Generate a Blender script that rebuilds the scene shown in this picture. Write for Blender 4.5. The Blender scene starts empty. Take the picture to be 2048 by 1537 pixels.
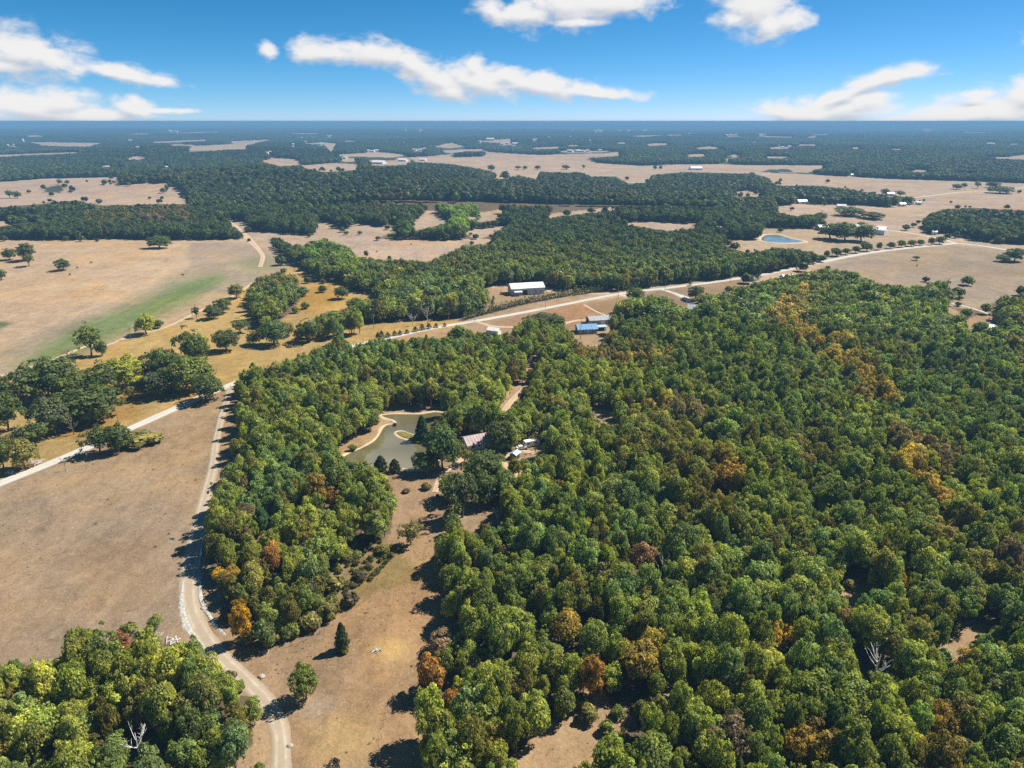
import bpy, math, random
import numpy as np
from mathutils import Vector
random.seed(7); RNG = np.random.default_rng(7)
SC = bpy.context.scene; COL = SC.collection
# ------------------------------------------------------------------ camera
CAM_H = 120.0
FPX = 1365.0; CX, CY = 1024.0, 768.5; HORIZON = 243.0
PITCH = math.atan((CY - HORIZON) / FPX)
cam_d = bpy.data.cameras.new('camera'); cam = bpy.data.objects.new('camera', cam_d); COL.objects.link(cam)
cam.location = (0, 0, CAM_H); cam.rotation_euler = (math.pi / 2 - PITCH, 0, 0)
cam_d.sensor_width = 36.0; cam_d.lens = 36.0 * FPX / 2048.0
cam_d.clip_start = 0.5; cam_d.clip_end = 150000.0
SC.camera = cam
SP, CP = math.sin(PITCH), math.cos(PITCH)
# ------------------------------------------------------------------ light and exposure
SUN_AZ = math.radians(64.0); SUN_EL = math.radians(49.0)      # azimuth clockwise from +Y
sd = bpy.data.lights.new('sun', 'SUN'); so = bpy.data.objects.new('sun', sd); COL.objects.link(so)
sd.energy = 4.8; sd.angle = math.radians(0.53); sd.color = (1.0, 0.93, 0.80)
sdir = Vector((math.sin(SUN_AZ) * math.cos(SUN_EL), math.cos(SUN_AZ) * math.cos(SUN_EL), math.sin(SUN_EL)))
so.rotation_euler = sdir.to_track_quat('Z', 'Y').to_euler(); so.location = sdir * 400
SC.view_settings.view_transform = 'Standard'; SC.view_settings.look = 'None'
SC.view_settings.gamma = 1.0; SC.view_settings.use_curve_mapping = False
SC.view_settings.exposure = 0.88
SC.cycles.max_bounces = 5; SC.cycles.diffuse_bounces = 3; SC.cycles.glossy_bounces = 2
SC.cycles.transmission_bounces = 2; SC.cycles.transparent_max_bounces = 8; SC.cycles.volume_bounces = 0
SC.cycles.caustics_reflective = False; SC.cycles.caustics_refractive = False
SC.cycles.use_denoising = False
SC.cycles.use_adaptive_sampling = True; SC.cycles.adaptive_threshold = 0.02

HAZE_COL = (0.22, 0.46, 0.74, 1.0); HAZE_DENS = 0.00017
def dir_of(px, py):
    """world direction (unit) of a photo pixel"""
    a, b = (px - CX) / FPX, (py - CY) / FPX
    v = np.array([a, CP - b * SP, -SP - b * CP]); return v / np.linalg.norm(v)

# ------------------------------------------------------------------ node helpers
class NT:
    def __init__(s, tree): s.t = tree; s.n = tree.nodes; s.l = tree.links
    def add(s, typ, **kw):
        n = s.n.new(typ)
        for k, v in kw.items(): setattr(n, k, v)
        return n
    def put(s, sock, v):
        if v is None: return
        if hasattr(v, 'is_linked') and hasattr(v, 'links'): s.l.new(v, sock)
        else:
            try: sock.default_value = v
            except Exception: sock.default_value = (*v, 1.0)
    def math(s, op, a, b=None, c=None, clamp=False):
        n = s.add('ShaderNodeMath', operation=op, use_clamp=clamp)
        for i, v in enumerate((a, b, c)): s.put(n.inputs[i], v)
        return n.outputs[0]
    def mix(s, f, a, b, blend='MIX'):
        n = s.add('ShaderNodeMix', data_type='RGBA', blend_type=blend)
        s.put(n.inputs[0], f); s.put(n.inputs[6], a); s.put(n.inputs[7], b)
        return n.outputs[2]
    def noise(s, vec, scale, detail=3, rough=0.55, dist=0.0):
        n = s.add('ShaderNodeTexNoise'); s.put(n.inputs['Vector'], vec)
        n.inputs['Scale'].default_value = scale; n.inputs['Detail'].default_value = detail
        n.inputs['Roughness'].default_value = rough; n.inputs['Distortion'].default_value = dist
        return n.outputs[0]
    def smooth(s, v, lo, hi, a=0.0, b=1.0):
        n = s.add('ShaderNodeMapRange', interpolation_type='SMOOTHSTEP')
        s.put(n.inputs[0], v); s.put(n.inputs[1], lo); s.put(n.inputs[2], hi); s.put(n.inputs[3], a); s.put(n.inputs[4], b)
        return n.outputs[0]

# ------------------------------------------------------------------ world: sky with clouds far beyond the air near the ground
W = bpy.data.worlds.new('World'); SC.world = W; W.cycles.sampling_method = 'NONE'; W.use_nodes = True
w = NT(W.node_tree); w.n.clear()
sky = w.add('ShaderNodeTexSky', sky_type='NISHITA', sun_disc=False)
sky.sun_elevation = SUN_EL; sky.sun_rotation = SUN_AZ; sky.altitude = 400
sky.air_density = 0.5; sky.dust_density = 0.0; sky.ozone_density = 6.0
tc = w.add('ShaderNodeTexCoord')
sep = w.add('ShaderNodeSeparateXYZ'); w.l.new(tc.outputs['Generated'], sep.inputs[0])
az = w.math('MULTIPLY', w.math('ARCTAN2', sep.outputs[0], sep.outputs[1]), 57.29578)
el = w.math('MULTIPLY', w.math('ARCSINE', sep.outputs[2]), 57.29578)
ae = w.add('ShaderNodeCombineXYZ'); w.l.new(az, ae.inputs[0]); w.l.new(el, ae.inputs[1])
# clouds of the photograph: (px, py, half width px, half height px, tilt degrees)
CLOUDS = [(45, 108, 100, 34, 8), (-60, 95, 120, 45, 0), (0, 130, 80, 12, 0), (262, 150, 72, 15, 10), (230, 142, 45, 14, 6),
  (70, 215, 110, 32, 0), (110, 205, 70, 24, 0), (190, 232, 90, 14, 0), (265, 215, 38, 18, 10), (-40, 220, 110, 36, 0), (330, 222, 60, 5, 0),
  (538, 104, 20, 17, 10), (650, 105, 70, 22, 0), (760, 108, 85, 26, 6), (830, 128, 70, 24, 22), (880, 160, 90, 28, 18), (950, 132, 26, 22, -25),
  (960, 162, 110, 32, 8), (1080, 170, 130, 24, 8), (1190, 184, 105, 13, 5), (900, 182, 60, 15, 0), (1010, 150, 60, 16, 0),
  (1060, 28, 105, 20, 0), (1130, 10, 110, 42, -6), (1215, 5, 110, 26, 0), (985, 20, 32, 24, 0), (1150, 45, 70, 10, 0),
  (1515, 12, 72, 46, 0), (1540, 50, 50, 32, 0), (1470, 40, 45, 18, 0), (1575, 40, 40, 22, 0),
  (1800, 150, 72, 16, -7), (1740, 165, 60, 12, -14), (1690, 190, 70, 14, -20), (1730, 200, 60, 15, -4), (1620, 228, 110, 24, 0), (1570, 222, 60, 16, 0), (1700, 218, 90, 18, 0),
  (1990, 222, 150, 32, -4), (2060, 195, 60, 30, 0), (1930, 232, 130, 20, 0), (2110, 215, 120, 40, 0), (1840, 240, 110, 10, 0), (1960, 190, 40, 8, 0),
  (2300, 60, 150, 40, 0), (2500, 170, 200, 40, 0), (-350, 40, 150, 40, 0), (-520, 190, 180, 40, 0), (2380, 215, 220, 25, 0), (-700, 225, 260, 25, 0)]
def cloud_field():
    g = bpy.data.node_groups.new('cloud_field', 'ShaderNodeTree')
    g.interface.new_socket('Vector', in_out='INPUT', socket_type='NodeSocketVector')
    g.interface.new_socket('Value', in_out='OUTPUT', socket_type='NodeSocketFloat')
    k = NT(g); gi = k.add('NodeGroupInput'); go = k.add('NodeGroupOutput'); best = None
    sx = k.add('ShaderNodeSeparateXYZ'); k.l.new(gi.outputs[0], sx.inputs[0])
    for (x, y, a, b, t) in CLOUDS:
        d = dir_of(x, y); u = math.degrees(math.atan2(d[0], d[1])); v = math.degrees(math.asin(d[2]))
        loc = abs(math.cos(math.atan2(d[0], d[1]))) ** 0.5
        s = math.degrees(1 / FPX)
        m = k.add('ShaderNodeMapping', vector_type='TEXTURE'); cb = k.add('ShaderNodeCombineXYZ')
        k.l.new(sx.outputs[0], cb.inputs[0]); k.l.new(sx.outputs[1], cb.inputs[1]); k.l.new(cb.outputs[0], m.inputs[0])
        if best is not None: k.l.new(best, cb.inputs[2])       # evaluated one after the other
        m.inputs[1].default_value = (u, v, 0); m.inputs[2].default_value = (0, 0, -math.radians(t))
        m.inputs[3].default_value = (a * s * loc * 1.02, b * s * 1.05, 1e6)
        ln = k.add('ShaderNodeVectorMath', operation='LENGTH'); k.l.new(m.outputs[0], ln.inputs[0])
        e = k.math('SUBTRACT', 1.0, ln.outputs['Value'])
        best = e if best is None else k.math('SMOOTH_MAX', best, e, 0.22)
    k.l.new(best, go.inputs[0]); return g
CG = cloud_field()
def cloud_at(vec):
    n = w.add('ShaderNodeGroup'); n.node_tree = CG; w.l.new(vec, n.inputs[0]); return n.outputs[0]
warp = w.add('ShaderNodeMapping'); w.l.new(ae.outputs[0], warp.inputs[0]); warp.inputs[3].default_value = (0.55, 1.0, 1)
nz = w.noise(warp.outputs[0], 1.0, 6, 0.58, 0.3)
nz2 = w.noise(warp.outputs[0], 0.28, 2, 0.5, 0.0)
f0 = cloud_at(ae.outputs[0])
nb = w.math('ADD', w.math('MULTIPLY', w.math('SUBTRACT', nz, 0.5), 1.75), w.math('MULTIPLY', w.math('SUBTRACT', nz2, 0.5), 0.5))
dens = w.math('ADD', f0, nb)
alpha = w.smooth(dens, -0.19, 0.66)
# the same kind of loose cloud over the rest of the sky
hv = w.add('ShaderNodeVectorMath', operation='DIVIDE'); w.l.new(tc.outputs['Generated'], hv.inputs[0])
cz = w.add('ShaderNodeCombineXYZ'); zc = w.math('MAXIMUM', sep.outputs[2], 0.08)
for i in range(3): w.l.new(zc, cz.inputs[i])
w.l.new(cz.outputs[0], hv.inputs[1])
gen = w.noise(hv.outputs[0], 0.9, 5, 0.55, 0.2)
outside = w.math('MAXIMUM', w.smooth(el, 13.0, 18.0), w.math('MULTIPLY', w.smooth(w.math('ABSOLUTE', az), 62, 75), w.smooth(el, 3.0, 8.0)))
alpha2 = w.math('MULTIPLY', w.smooth(gen, 0.57, 0.70), outside)
alpha = w.math('MAXIMUM', alpha, alpha2)
upv = w.add('ShaderNodeVectorMath', operation='ADD'); w.l.new(ae.outputs[0], upv.inputs[0]); upv.inputs[1].default_value = (0.3, 0.62, 0)
f1 = cloud_at(upv.outputs[0])
lit = w.smooth(w.math('ADD', w.math('SUBTRACT', f0, f1), w.math('MULTIPLY', w.math('SUBTRACT', nz, 0.5), 0.9)), -0.55, 0.30)
ccol = w.mix(lit, (3.8, 4.0, 4.4), (5.9, 5.8, 5.7))
sc3 = w.add('ShaderNodeSeparateColor'); w.l.new(sky.outputs[0], sc3.inputs[0])
cc3 = w.add('ShaderNodeCombineColor'); w.l.new(w.math('MULTIPLY', sc3.outputs[1], 0.73), cc3.inputs[1]); w.l.new(w.math('MULTIPLY', sc3.outputs[2], 0.79), cc3.inputs[2])
w.l.new(w.math('MULTIPLY', w.math('POWER', w.math('MULTIPLY', sc3.outputs[0], 0.1), 1.75), 12.0), cc3.inputs[0])   # deep polarised blue
veil = w.math('MULTIPLY', alpha, 0.97)
fin = w.mix(veil, cc3.outputs[0], ccol)
bg = w.add('ShaderNodeBackground'); w.l.new(fin, bg.inputs[0]); bg.inputs[1].default_value = 0.084
wo = w.add('ShaderNodeOutputWorld'); w.l.new(bg.outputs[0], wo.inputs[0])

# ------------------------------------------------------------------ terrain height
_NS = [(0.0021, 0.0013, 1.1, 1.0), (-0.0017, 0.0026, 2.3, 0.9), (0.0043, -0.0021, 0.4, 0.5), (0.0031, 0.0049, 5.1, 0.4), (-0.0075, 0.0044, 3.3, 0.25)]
_NF = [(0.00021, 0.00034, 0.7, 1.0), (-0.00031, 0.00023, 2.9, 0.9), (0.00062, 0.00051, 4.2, 0.6), (-0.0009, 0.00081, 1.2, 0.4), (0.0013, 0.0009, 0.2, 0.45), (-0.0019, 0.0011, 3.0, 0.38), (0.0027, -0.0008, 1.0, 0.2)]
def sstep(a, b, x):
    t = np.clip((x - a) / (b - a), 0, 1); return t * t * (3 - 2 * t)
HILLS = []          # (x, y, sx, sy, height), filled from pixels below
def hgt(x, y):
    x = np.asarray(x, float); y = np.asarray(y, float)
    r = np.hypot(x, y)
    n = sum(a * np.sin(kx * x + ky * y + p) for kx, ky, p, a in _NS)
    f = sum(a * np.sin(kx * x + ky * y + p) for kx, ky, p, a in _NF)
    z = 1.6 * n * sstep(420, 1100, r) + 2.2 * n * sstep(1200, 3000, r)
    z = z + (f * 8.0 + 9) * sstep(2600, 9000, r) + (f * 16 + 18 - 120 * (x / np.maximum(r, 1)) ** 2) * sstep(9000, 24000, r)
    for (hx, hy, sx, sy, hh) in HILLS:
        z = z + hh * np.exp(-((x - hx) / sx) ** 2 - ((y - hy) / sy) ** 2)
    return z
def project(x, y, z):
    """world -> photo pixels (2048 wide) and depth"""
    zz = z - CAM_H
    dep = y * CP - zz * SP
    d = np.maximum(dep, 1e-3)
    return CX + FPX * x / d, CY - FPX * (y * SP + zz * CP) / d, dep
def at(px, py):
    """the ground point seen at a photo pixel"""
    d = dir_of(px, py); z = 0.0; x = y = 0.0
    for _ in range(40):
        t = (z - CAM_H) / min(d[2], -1e-4); x, y = d[0] * t, d[1] * t
        z = 0.5 * z + 0.5 * float(hgt(x, y))
    return Vector((x, y, float(hgt(x, y))))
for (px, py, wx, wy, hh) in [(600, 372, 330, 220, 26), (140, 430, 260, 120, 10), (120, 520, 160, 90, 5), (790, 400, 180, 200, 14), (1250, 420, 350, 150, 9), (430, 312, 500, 300, 24), (1060, 318, 800, 260, 9)]:
    p = at(px, py); HILLS.append((p.x, p.y, wx, wy, hh))

# ------------------------------------------------------------------ the map, in photo pixels: where woods stand and what covers the ground
def pip(poly, x, y):
    """points in polygon, vectorised"""
    P = np.asarray(poly, float); out = np.zeros(x.shape, bool)
    m = (x >= P[:, 0].min()) & (x <= P[:, 0].max()) & (y >= P[:, 1].min()) & (y <= P[:, 1].max())
    if not m.any(): return out
    xs, ys = x[m], y[m]; c = np.zeros(xs.shape, bool); j = len(P) - 1
    for i in range(len(P)):
        xi, yi, xj, yj = *P[i], *P[j]
        if yi != yj:
            c ^= ((yi > ys) != (yj > ys)) & (xs < (xj - xi) * (ys - yi) / (yj - yi) + xi)
        j = i
    out[m] = c; return out
FIELDS = dict(
 a=[(-600,372),(0,364),(85,357),(171,355),(251,353),(229,372),(300,364),(335,361),(355,374),(372,391),(386,408),(308,409),(236,411),(188,411),(154,401),(120,403),(85,408),(0,415),(-600,425)],
 b=[(-300,442),(0,440),(80,435),(79,444),(0,454),(-300,460)],
 c=[(-900,482),(0,482),(100,479),(250,476),(330,486),(420,487),(480,487),(497,480),(451,440),(455,437),(499,442),(495,459),(540,464),(632,470),(636,437),(660,444),(691,459),(715,445),(766,452),(787,442),(797,456),(800,464),(787,466),(742,479),(705,493),(690,492),(650,480),(622,482),(605,497),(580,490),(560,476),(535,478),(535,490),(-900,490)],
 e=[(826,447),(855,422),(872,423),(906,444),(862,456),(828,463)],
 f=[(701,514),(760,500),(787,493),(841,484),(889,478),(945,478),(927,466),(940,460),(1022,449),(1010,458),(985,468),(958,478),(1009,480),(985,483),(971,490),(923,494),(899,507),(868,522),(800,522),(712,517)],
 f2=[(930,436),(960,425),(1010,418),(1000,438),(960,445)],
 g=[(1084,439),(1108,427),(1231,414),(1231,421),(1128,434)],
 h=[(1204,443),(1300,442),(1402,445),(1391,457),(1340,463),(1290,457)],
 h2=[(1465,384),(1500,380),(1535,388),(1530,394),(1470,396)],
 i=[(817,315),(889,310),(978,304),(1077,310),(1210,307),(1248,303),(1240,312),(1180,316),(1172,320),(1200,326),(1280,331),(1350,330),(1300,329),(1440,328),(1520,330),(1662,331),(1662,335),(1630,340),(1620,346),(1520,346),(1500,345),(1497,348),(1450,347),(1370,345),(1306,350),(1296,366),(1255,368),(1231,353),(1183,354),(1159,344),(1128,346),(1081,344),(1077,361),(1036,351),(1012,358),(964,358),(992,347),(964,339),(903,329),(875,327),(830,325)],
 j=[(1497,346),(1647,350),(1775,357),(1903,361),(2048,366),(2600,378),(2600,520),(2048,500),(1990,490),(1905,487),(1700,512),(1655,520),(1652,512),(1620,503),(1560,495),(1500,506),(1446,496),(1442,481),(1505,481),(1519,476),(1526,455),(1629,455),(1645,444),(1643,429),(1592,433),(1552,426),(1548,411),(1640,408),(1720,410),(1775,414),(1826,411),(1828,396),(1760,389),(1700,379),(1640,372),(1552,372),(1535,356)],
)
SLIVERS = [[(51,284),(212,286),(171,294),(85,292)],[(-300,316),(0,310),(70,307),(160,304),(160,307),(70,310),(0,314),(-300,320)],[(300,284),(417,279),(417,282),(305,287)],
 [(369,293),(468,288),(455,283),(547,279),(500,290),(489,298),(393,303),(376,303)],[(171,333),(246,329),(249,335),(175,335)],[(303,337),(340,329),(342,335),(310,338)],[(436,342),(460,338),(458,341),(438,344)],
 [(516,321),(547,316),(598,319),(605,331),(560,334),(530,326)],[(600,331),(660,326),(720,329),(716,340),(650,345),(610,338)],[(650,311),(763,304),(821,311),(780,316),(690,313)],[(735,325),(770,322),(820,318),(815,330),(760,333),(738,330)],[(650,288),(677,286),(671,302),(650,303)],[(655,320),(690,316),(735,318),(700,325)],
 [(862,294),(903,285),(934,294),(900,297)],[(958,283),(990,280),(1022,277),(1025,287),(980,286)],[(870,302),(930,299),(970,298),(975,303),(900,307)],[(1060,296),(1120,293),(1125,297),(1070,299)],[(1090,304),(1180,302),(1240,302),(1180,306)],[(1369,309),(1417,307),(1417,313),(1369,315)],[(1460,310),(1480,309),(1488,314),(1465,315)],[(1523,312),(1590,314),(1560,317),(1525,316)],[(1530,296),(1556,294),(1590,297),(1540,299)],[(1694,296),(1728,294),(1724,299),(1698,298)],[(1778,298),(1812,297),(1806,301),(1782,300)],
 [(1800,336),(1899,344),(1830,345)],[(1905,338),(1961,345),(1940,348),(1908,343)],[(1961,318),(2048,310),(2300,305),(2300,318),(2048,319)],[(1590,289),(1640,289),(1640,292),(1595,292)],[(1330,270),(1368,269),(1368,271),(1332,272)],[(1530,272),(1588,274),(1586,276),(1532,275)],[(650,350),(690,346),(690,350),(660,353)],[(360,266),(440,263),(440,265),(362,268)],[(580,266),(640,267),(638,269),(585,268)],[(1440,299),(1455,298),(1455,301),(1442,301)],[(800,284),(815,283),(812,286),(802,286)]]
WOODS = dict(
 mid=[(535,479),(560,477),(580,491),(605,498),(622,483),(650,481),(690,493),(712,515),(760,521),(800,521),(850,526),(868,521),(900,507),(925,494),(972,490),(985,483),(1010,474),(1442,474),(1446,496),(1500,507),(1560,496),(1620,504),(1655,515),(1650,522),(1560,540),(1500,550),(1400,560),(1240,578),(1170,574),(1125,580),(1085,567),(1014,566),(960,575),(973,592),(975,606),(960,624),(921,631),(914,638),(865,643),(814,648),(768,655),(748,658),(692,670),(660,675),(597,683),(577,678),(600,655),(650,625),(697,618),(715,600),(765,598),(762,592),(690,572),(690,562),(640,560),(625,545),(590,528),(560,505)],
 creek=[(497,578),(520,556),(560,545),(592,553),(595,600),(575,625),(555,640),(548,664),(512,655),(497,620)],
 north=[(470,770),(485,745),(560,727),(600,716),(650,690),(690,682),(700,694),(745,684),(770,672),(800,682),(900,676),(908,655),(950,664),(1000,672),(1030,660),(1050,642),(1080,638),(1100,650),(1135,652),(1150,668),(1165,690),(1200,690),(1215,650),(1222,632),(1236,604),(1270,598),(1300,592),(1345,600),(1350,616),(1395,618),(1400,588),(1450,590),(1480,575),(1560,556),(1650,538),(1700,545),(1760,568),(1850,576),(1884,562),(1900,585),(1898,612),(1950,622),(1985,604),(2048,590),(2700,585),(5200,600),(5200,3400),(840,3400),(850,1560),(832,1490),(812,1440),(808,1380),(835,1335),(845,1292),(905,1296),(900,1262),(878,1205),(872,1160),(870,1105),(880,1075),(884,1035),(898,1015),(934,985),(935,960),(965,940),(1000,930),(1000,900),(905,880),(870,880),(880,840),(905,815),(880,808),(804,812),(755,824),(762,846),(744,864),(690,884),(672,900),(682,917),(700,917),(725,928),(744,935),(763,950),(774,964),(792,995),(785,1015),(792,1044),(785,1081),(740,1086),(719,1077),(715,1113),(690,1124),(660,1146),(690,1180),(640,1230),(584,1270),(530,1290),(489,1270),(471,1241),(467,1205),(442,1190),(424,1157),(409,1124),(420,1088),(409,1041),(435,993),(446,964),(440,942),(475,920),(458,895),(478,869),(471,829)],
 east=[(1846,462),(1850,440),(1862,428),(1885,420),(1950,416),(2048,421),(2600,426),(2600,484),(2048,487),(1998,485),(1935,476),(1900,466),(1860,468)],
 isle=[(902,311),(935,303),(968,306),(970,313),(905,315)], isle2=[(1522,345),(1540,340),(1580,338),(1585,345)], isle3=[(84,386),(92,376),(122,370),(126,378),(120,386)],
 southwest=[(-900,1330),(0,1322),(38,1315),(75,1326),(116,1317),(150,1294),(139,1279),(143,1257),(173,1257),(218,1285),(240,1279),(245,1262),(282,1257),(312,1234),(325,1245),(330,1276),(385,1283),(403,1305),(417,1340),(448,1362),(465,1380),(505,1384),(520,1414),(516,1490),(488,1516),(480,1560),(400,1900),(300,3400),(-3000,3400),(-3000,1400)],
)
GLADES = [[(905,883),(940,868),(990,880),(1010,905),(1060,882),(1105,888),(1100,906),(1062,922),(1034,934),(1046,960),(1038,972),(1015,955),(1000,925),(960,930),(930,915)],[(938,1006),(965,1000),(993,1041),(955,1054),(927,1066),(917,1088)],
 [(1000,815),(1030,768),(1056,772),(1034,800),(1014,824)],[(1678,1186),(1728,1152),(1744,1166),(1735,1190),(1708,1200)],[(1895,1296),(1938,1245),(1985,1258),(1962,1278),(1915,1312)],[(1063,1512),(1181,1407),(1201,1459),(1164,1530),(1080,1537)],[(1355,1388),(1392,1364),(1406,1378),(1380,1398)],[(1232,1450),(1258,1432),(1262,1452)],
 [(1195,672),(1212,655),(1222,664),(1212,682)],[(1925,640),(1990,622),(1996,655),(1940,668)],[(1895,612),(1925,624),(1920,632),(1890,624)],[(1060,712),(1072,735),(1050,742)],[(1185,815),(1222,822),(1230,850),(1190,836)],[(762,668),(900,664),(900,674),(770,680)],[(1125,648),(1165,655),(1165,690),(1150,685)]]
FARB = [(1603,408,20,'long white barn at the left end of the far tree line'),(1682,417,17,'white barn in the middle of the far tree line'),(1780,392,14,'white shed behind the end of the far tree line'),(1804,413,12,'white house at the right end of the far tree line'),(1837,410,10,'low pale shed right of the far tree line'),(1391,340,24,'white barn at the back edge of the big pale field'),(1705,353,8,'small white hut on the far right field edge'),(1938,432,10,'pale shed by the right-hand farm road'),(1910,438,30,'long pale roof inside the far right wood'),(1868,470,9,'white trailer at the edge of the far right wood'),(1440,463,16,'pale roof glimpsed in the trees left of the blue pond'),
 (547,383,6,'left white hut on the wooded hill'),(553,384,6,'right white hut on the wooded hill'),(758,328,26,'white farm buildings block at the left of the horizon field'),(806,323,18,'white barn just right of the horizon field farm'),(846,322,14,'white house at the left tip of the horizon field')]
SPK = [(340,264,8),(353,265,9),(13,293,9),(33,293,10),(228,285,6),(262,284,10),(317,338,10),(333,338,8),(385,335,12),(440,340,10),(497,336,10),(510,334,8),(258,322,5),(533,309,9),(541,307,8),(515,292,4),(604,278,6),(655,274,6),(663,274,5),(690,318,9),(735,304,9),(745,305,10),(753,304,9),(812,263,5),(841,263,7),(846,281,5),(829,302,9),(840,302,8),(848,300,7),(922,307,7),(980,282,16),(958,285,9),(1005,290,7),(1014,289,8),(1030,291,14),(1066,282,7),(1074,281,8),(1097,278,8),(1142,276,6),(1147,264,5),(1182,284,9),(1190,264,6),(1197,263,7),(1205,264,5),(1225,268,4),(1240,264,5),(1258,264,6),(1285,276,5),(1290,263,6),(1140,305,12),(1155,305,12),(1165,305,10),(1175,304,8),(1200,303,7),(1378,270,6),(1397,280,4),(1400,285,6),(1419,266,4),(1453,273,6),(1461,273,7),(1471,272,6),(1503,280,6),(1519,272,6),(1528,272,8),(1556,294,6),(1564,297,6),(1578,295,6),(1584,296,5),(1624,315,6),(1680,291,5),(1455,311,9),(1726,309,6),(1738,309,8),(1770,296,4),(1852,262,6),(1862,263,5),(1930,312,6),(1940,312,4),(1973,312,9),(150,316,6),(60,330,6),(745,281,4),(560,296,8),(585,292,10),(610,286,8),(640,290,8)]
SPK.sort()
_r = random.Random(5)
for _i in range(34):
    _a, _b, _c = _r.uniform(-60, 2100), _r.choice([264, 269, 273, 278, 283, 288, 292, 297, 303, 315, 322]) + _r.uniform(-2, 2), _r.uniform(14, 60); _h = _r.uniform(1.0, 2.2) * (_b - 243) / 30
    SLIVERS.append([(_a, _b), (_a + _c * .6, _b - _h), (_a + _c, _b - _h * .4), (_a + _c * .8, _b + _h * .7), (_a + _c * .2, _b + _h)])
# every far building stands in an opening of its own
SLIVERS += [[(x - w_ * .6, y - 4), (x + w_ * .6, y - 4), (x + w_ * .7, y + 1.8), (x - w_ * .7, y + 1.8)] for x, y, w_ in SPK] + [[(x - w_ * .7, y - 7), (x + w_ * .7, y - 7), (x + w_ * .75, y + 3), (x - w_ * .75, y + 3)] for x, y, w_, _l in FARB]
GLADES = [[(sum(p[0] for p in g) / len(g) * (1 - e) + x * e, sum(p[1] for p in g) / len(g) * (1 - e) + y * e) for x, y in g] for g, e in [(g, 1.0 if i in (0, 8, 9, 10, 13, 14) else (1.15 if i == 2 else 1.4)) for i, g in enumerate(GLADES)]]
def in_woods(px, py):
    px = np.asarray(px, float); py = np.asarray(py, float)
    wd = (py < 478)
    for p in FIELDS.values(): wd &= ~pip(p, px, py)
    for p in SLIVERS: wd &= ~pip(p, px, py)
    for p in WOODS.values(): wd |= pip(p, px, py)
    for p in GLADES: wd &= ~pip(p, px, py)
    return wd
# ------------------------------------------------------------------ mesh and object helpers
def mesh_np(name, verts, faces, mat=None, smooth=False):
    """verts (n,3); faces: array (m,3) or (m,4), or a list of such arrays"""
    me = bpy.data.meshes.new(name)
    fl = faces if isinstance(faces, list) else [faces]
    fl = [np.asarray(f, np.int32) for f in fl if len(f)]
    verts = np.asarray(verts, np.float32)
    me.vertices.add(len(verts)); me.vertices.foreach_set('co', verts.ravel())
    nl = sum(f.size for f in fl); npol = sum(len(f) for f in fl)
    me.loops.add(nl); me.polygons.add(npol)
    me.loops.foreach_set('vertex_index', np.concatenate([f.ravel() for f in fl]))
    starts = []; o = 0
    for f in fl:
        starts.append(o + np.arange(len(f)) * f.shape[1]); o += f.size
    me.polygons.foreach_set('loop_start', np.concatenate(starts).astype(np.int32))
    if smooth: me.polygons.foreach_set('use_smooth', np.ones(npol, bool))
    me.update(calc_edges=True)
    if mat: me.materials.append(mat)
    return me
def link(name, data, parent=None, loc=None):
    o = bpy.data.objects.new(name, data); COL.objects.link(o)
    if parent is not None: o.parent = parent
    if loc is not None: o.location = loc
    return o
def structure(o): o['kind'] = 'structure'; return o
def stuff(o): o['kind'] = 'stuff'; return o
def tag(o, label, cat, group=None):
    o['label'] = label; o['category'] = cat
    if group: o['group'] = group
    return o
class MB:
    """collects boxes, tubes and prisms into one mesh"""
    def __init__(s): s.v = []; s.f = []
    def face_block(s, vs, fs):
        o = len(s.v); s.v += [tuple(v) for v in vs]; s.f += [tuple(i + o for i in f) for f in fs]
    def box(s, c, d):
        x, y, z = c; a, b, h = d[0] / 2, d[1] / 2, d[2] / 2
        s.face_block([(x-a,y-b,z-h),(x+a,y-b,z-h),(x+a,y+b,z-h),(x-a,y+b,z-h),(x-a,y-b,z+h),(x+a,y-b,z+h),(x+a,y+b,z+h),(x-a,y+b,z+h)],
                     [(0,3,2,1),(4,5,6,7),(0,1,5,4),(1,2,6,5),(2,3,7,6),(3,0,4,7)])
    def tube(s, pts, rad, n=6, cap=True):
        pts = [Vector(p) for p in pts]; o = len(s.v)
        for i, p in enumerate(pts):
            t = (pts[min(i + 1, len(pts) - 1)] - pts[max(i - 1, 0)]).normalized()
            a = t.cross(Vector((0.31, 0.95, 0.05))); a = a.normalized() if a.length > 1e-4 else Vector((1, 0, 0)); b = t.cross(a)
            for k in range(n):
                q = 2 * math.pi * k / n; s.v.append(tuple(p + (a * math.cos(q) + b * math.sin(q)) * rad[i]))
        for i in range(len(pts) - 1):
            for k in range(n):
                s.f.append((o + i*n + k, o + i*n + (k+1) % n, o + (i+1)*n + (k+1) % n, o + (i+1)*n + k))
        if cap:
            s.f.append(tuple(o + (len(pts)-1)*n + k for k in range(n))); s.f.append(tuple(o + k for k in reversed(range(n))))
    def mesh(s, name, mat=None, smooth=False):
        me = bpy.data.meshes.new(name); me.from_pydata(s.v, [], s.f)
        if smooth: me.polygons.foreach_set('use_smooth', np.ones(len(me.polygons), bool))
        me.update()
        if mat: me.materials.append(mat)
        return me
    def build(s, name, mat, parent=None, smooth=False): return link(name, s.mesh(name, mat, smooth), parent)

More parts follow.
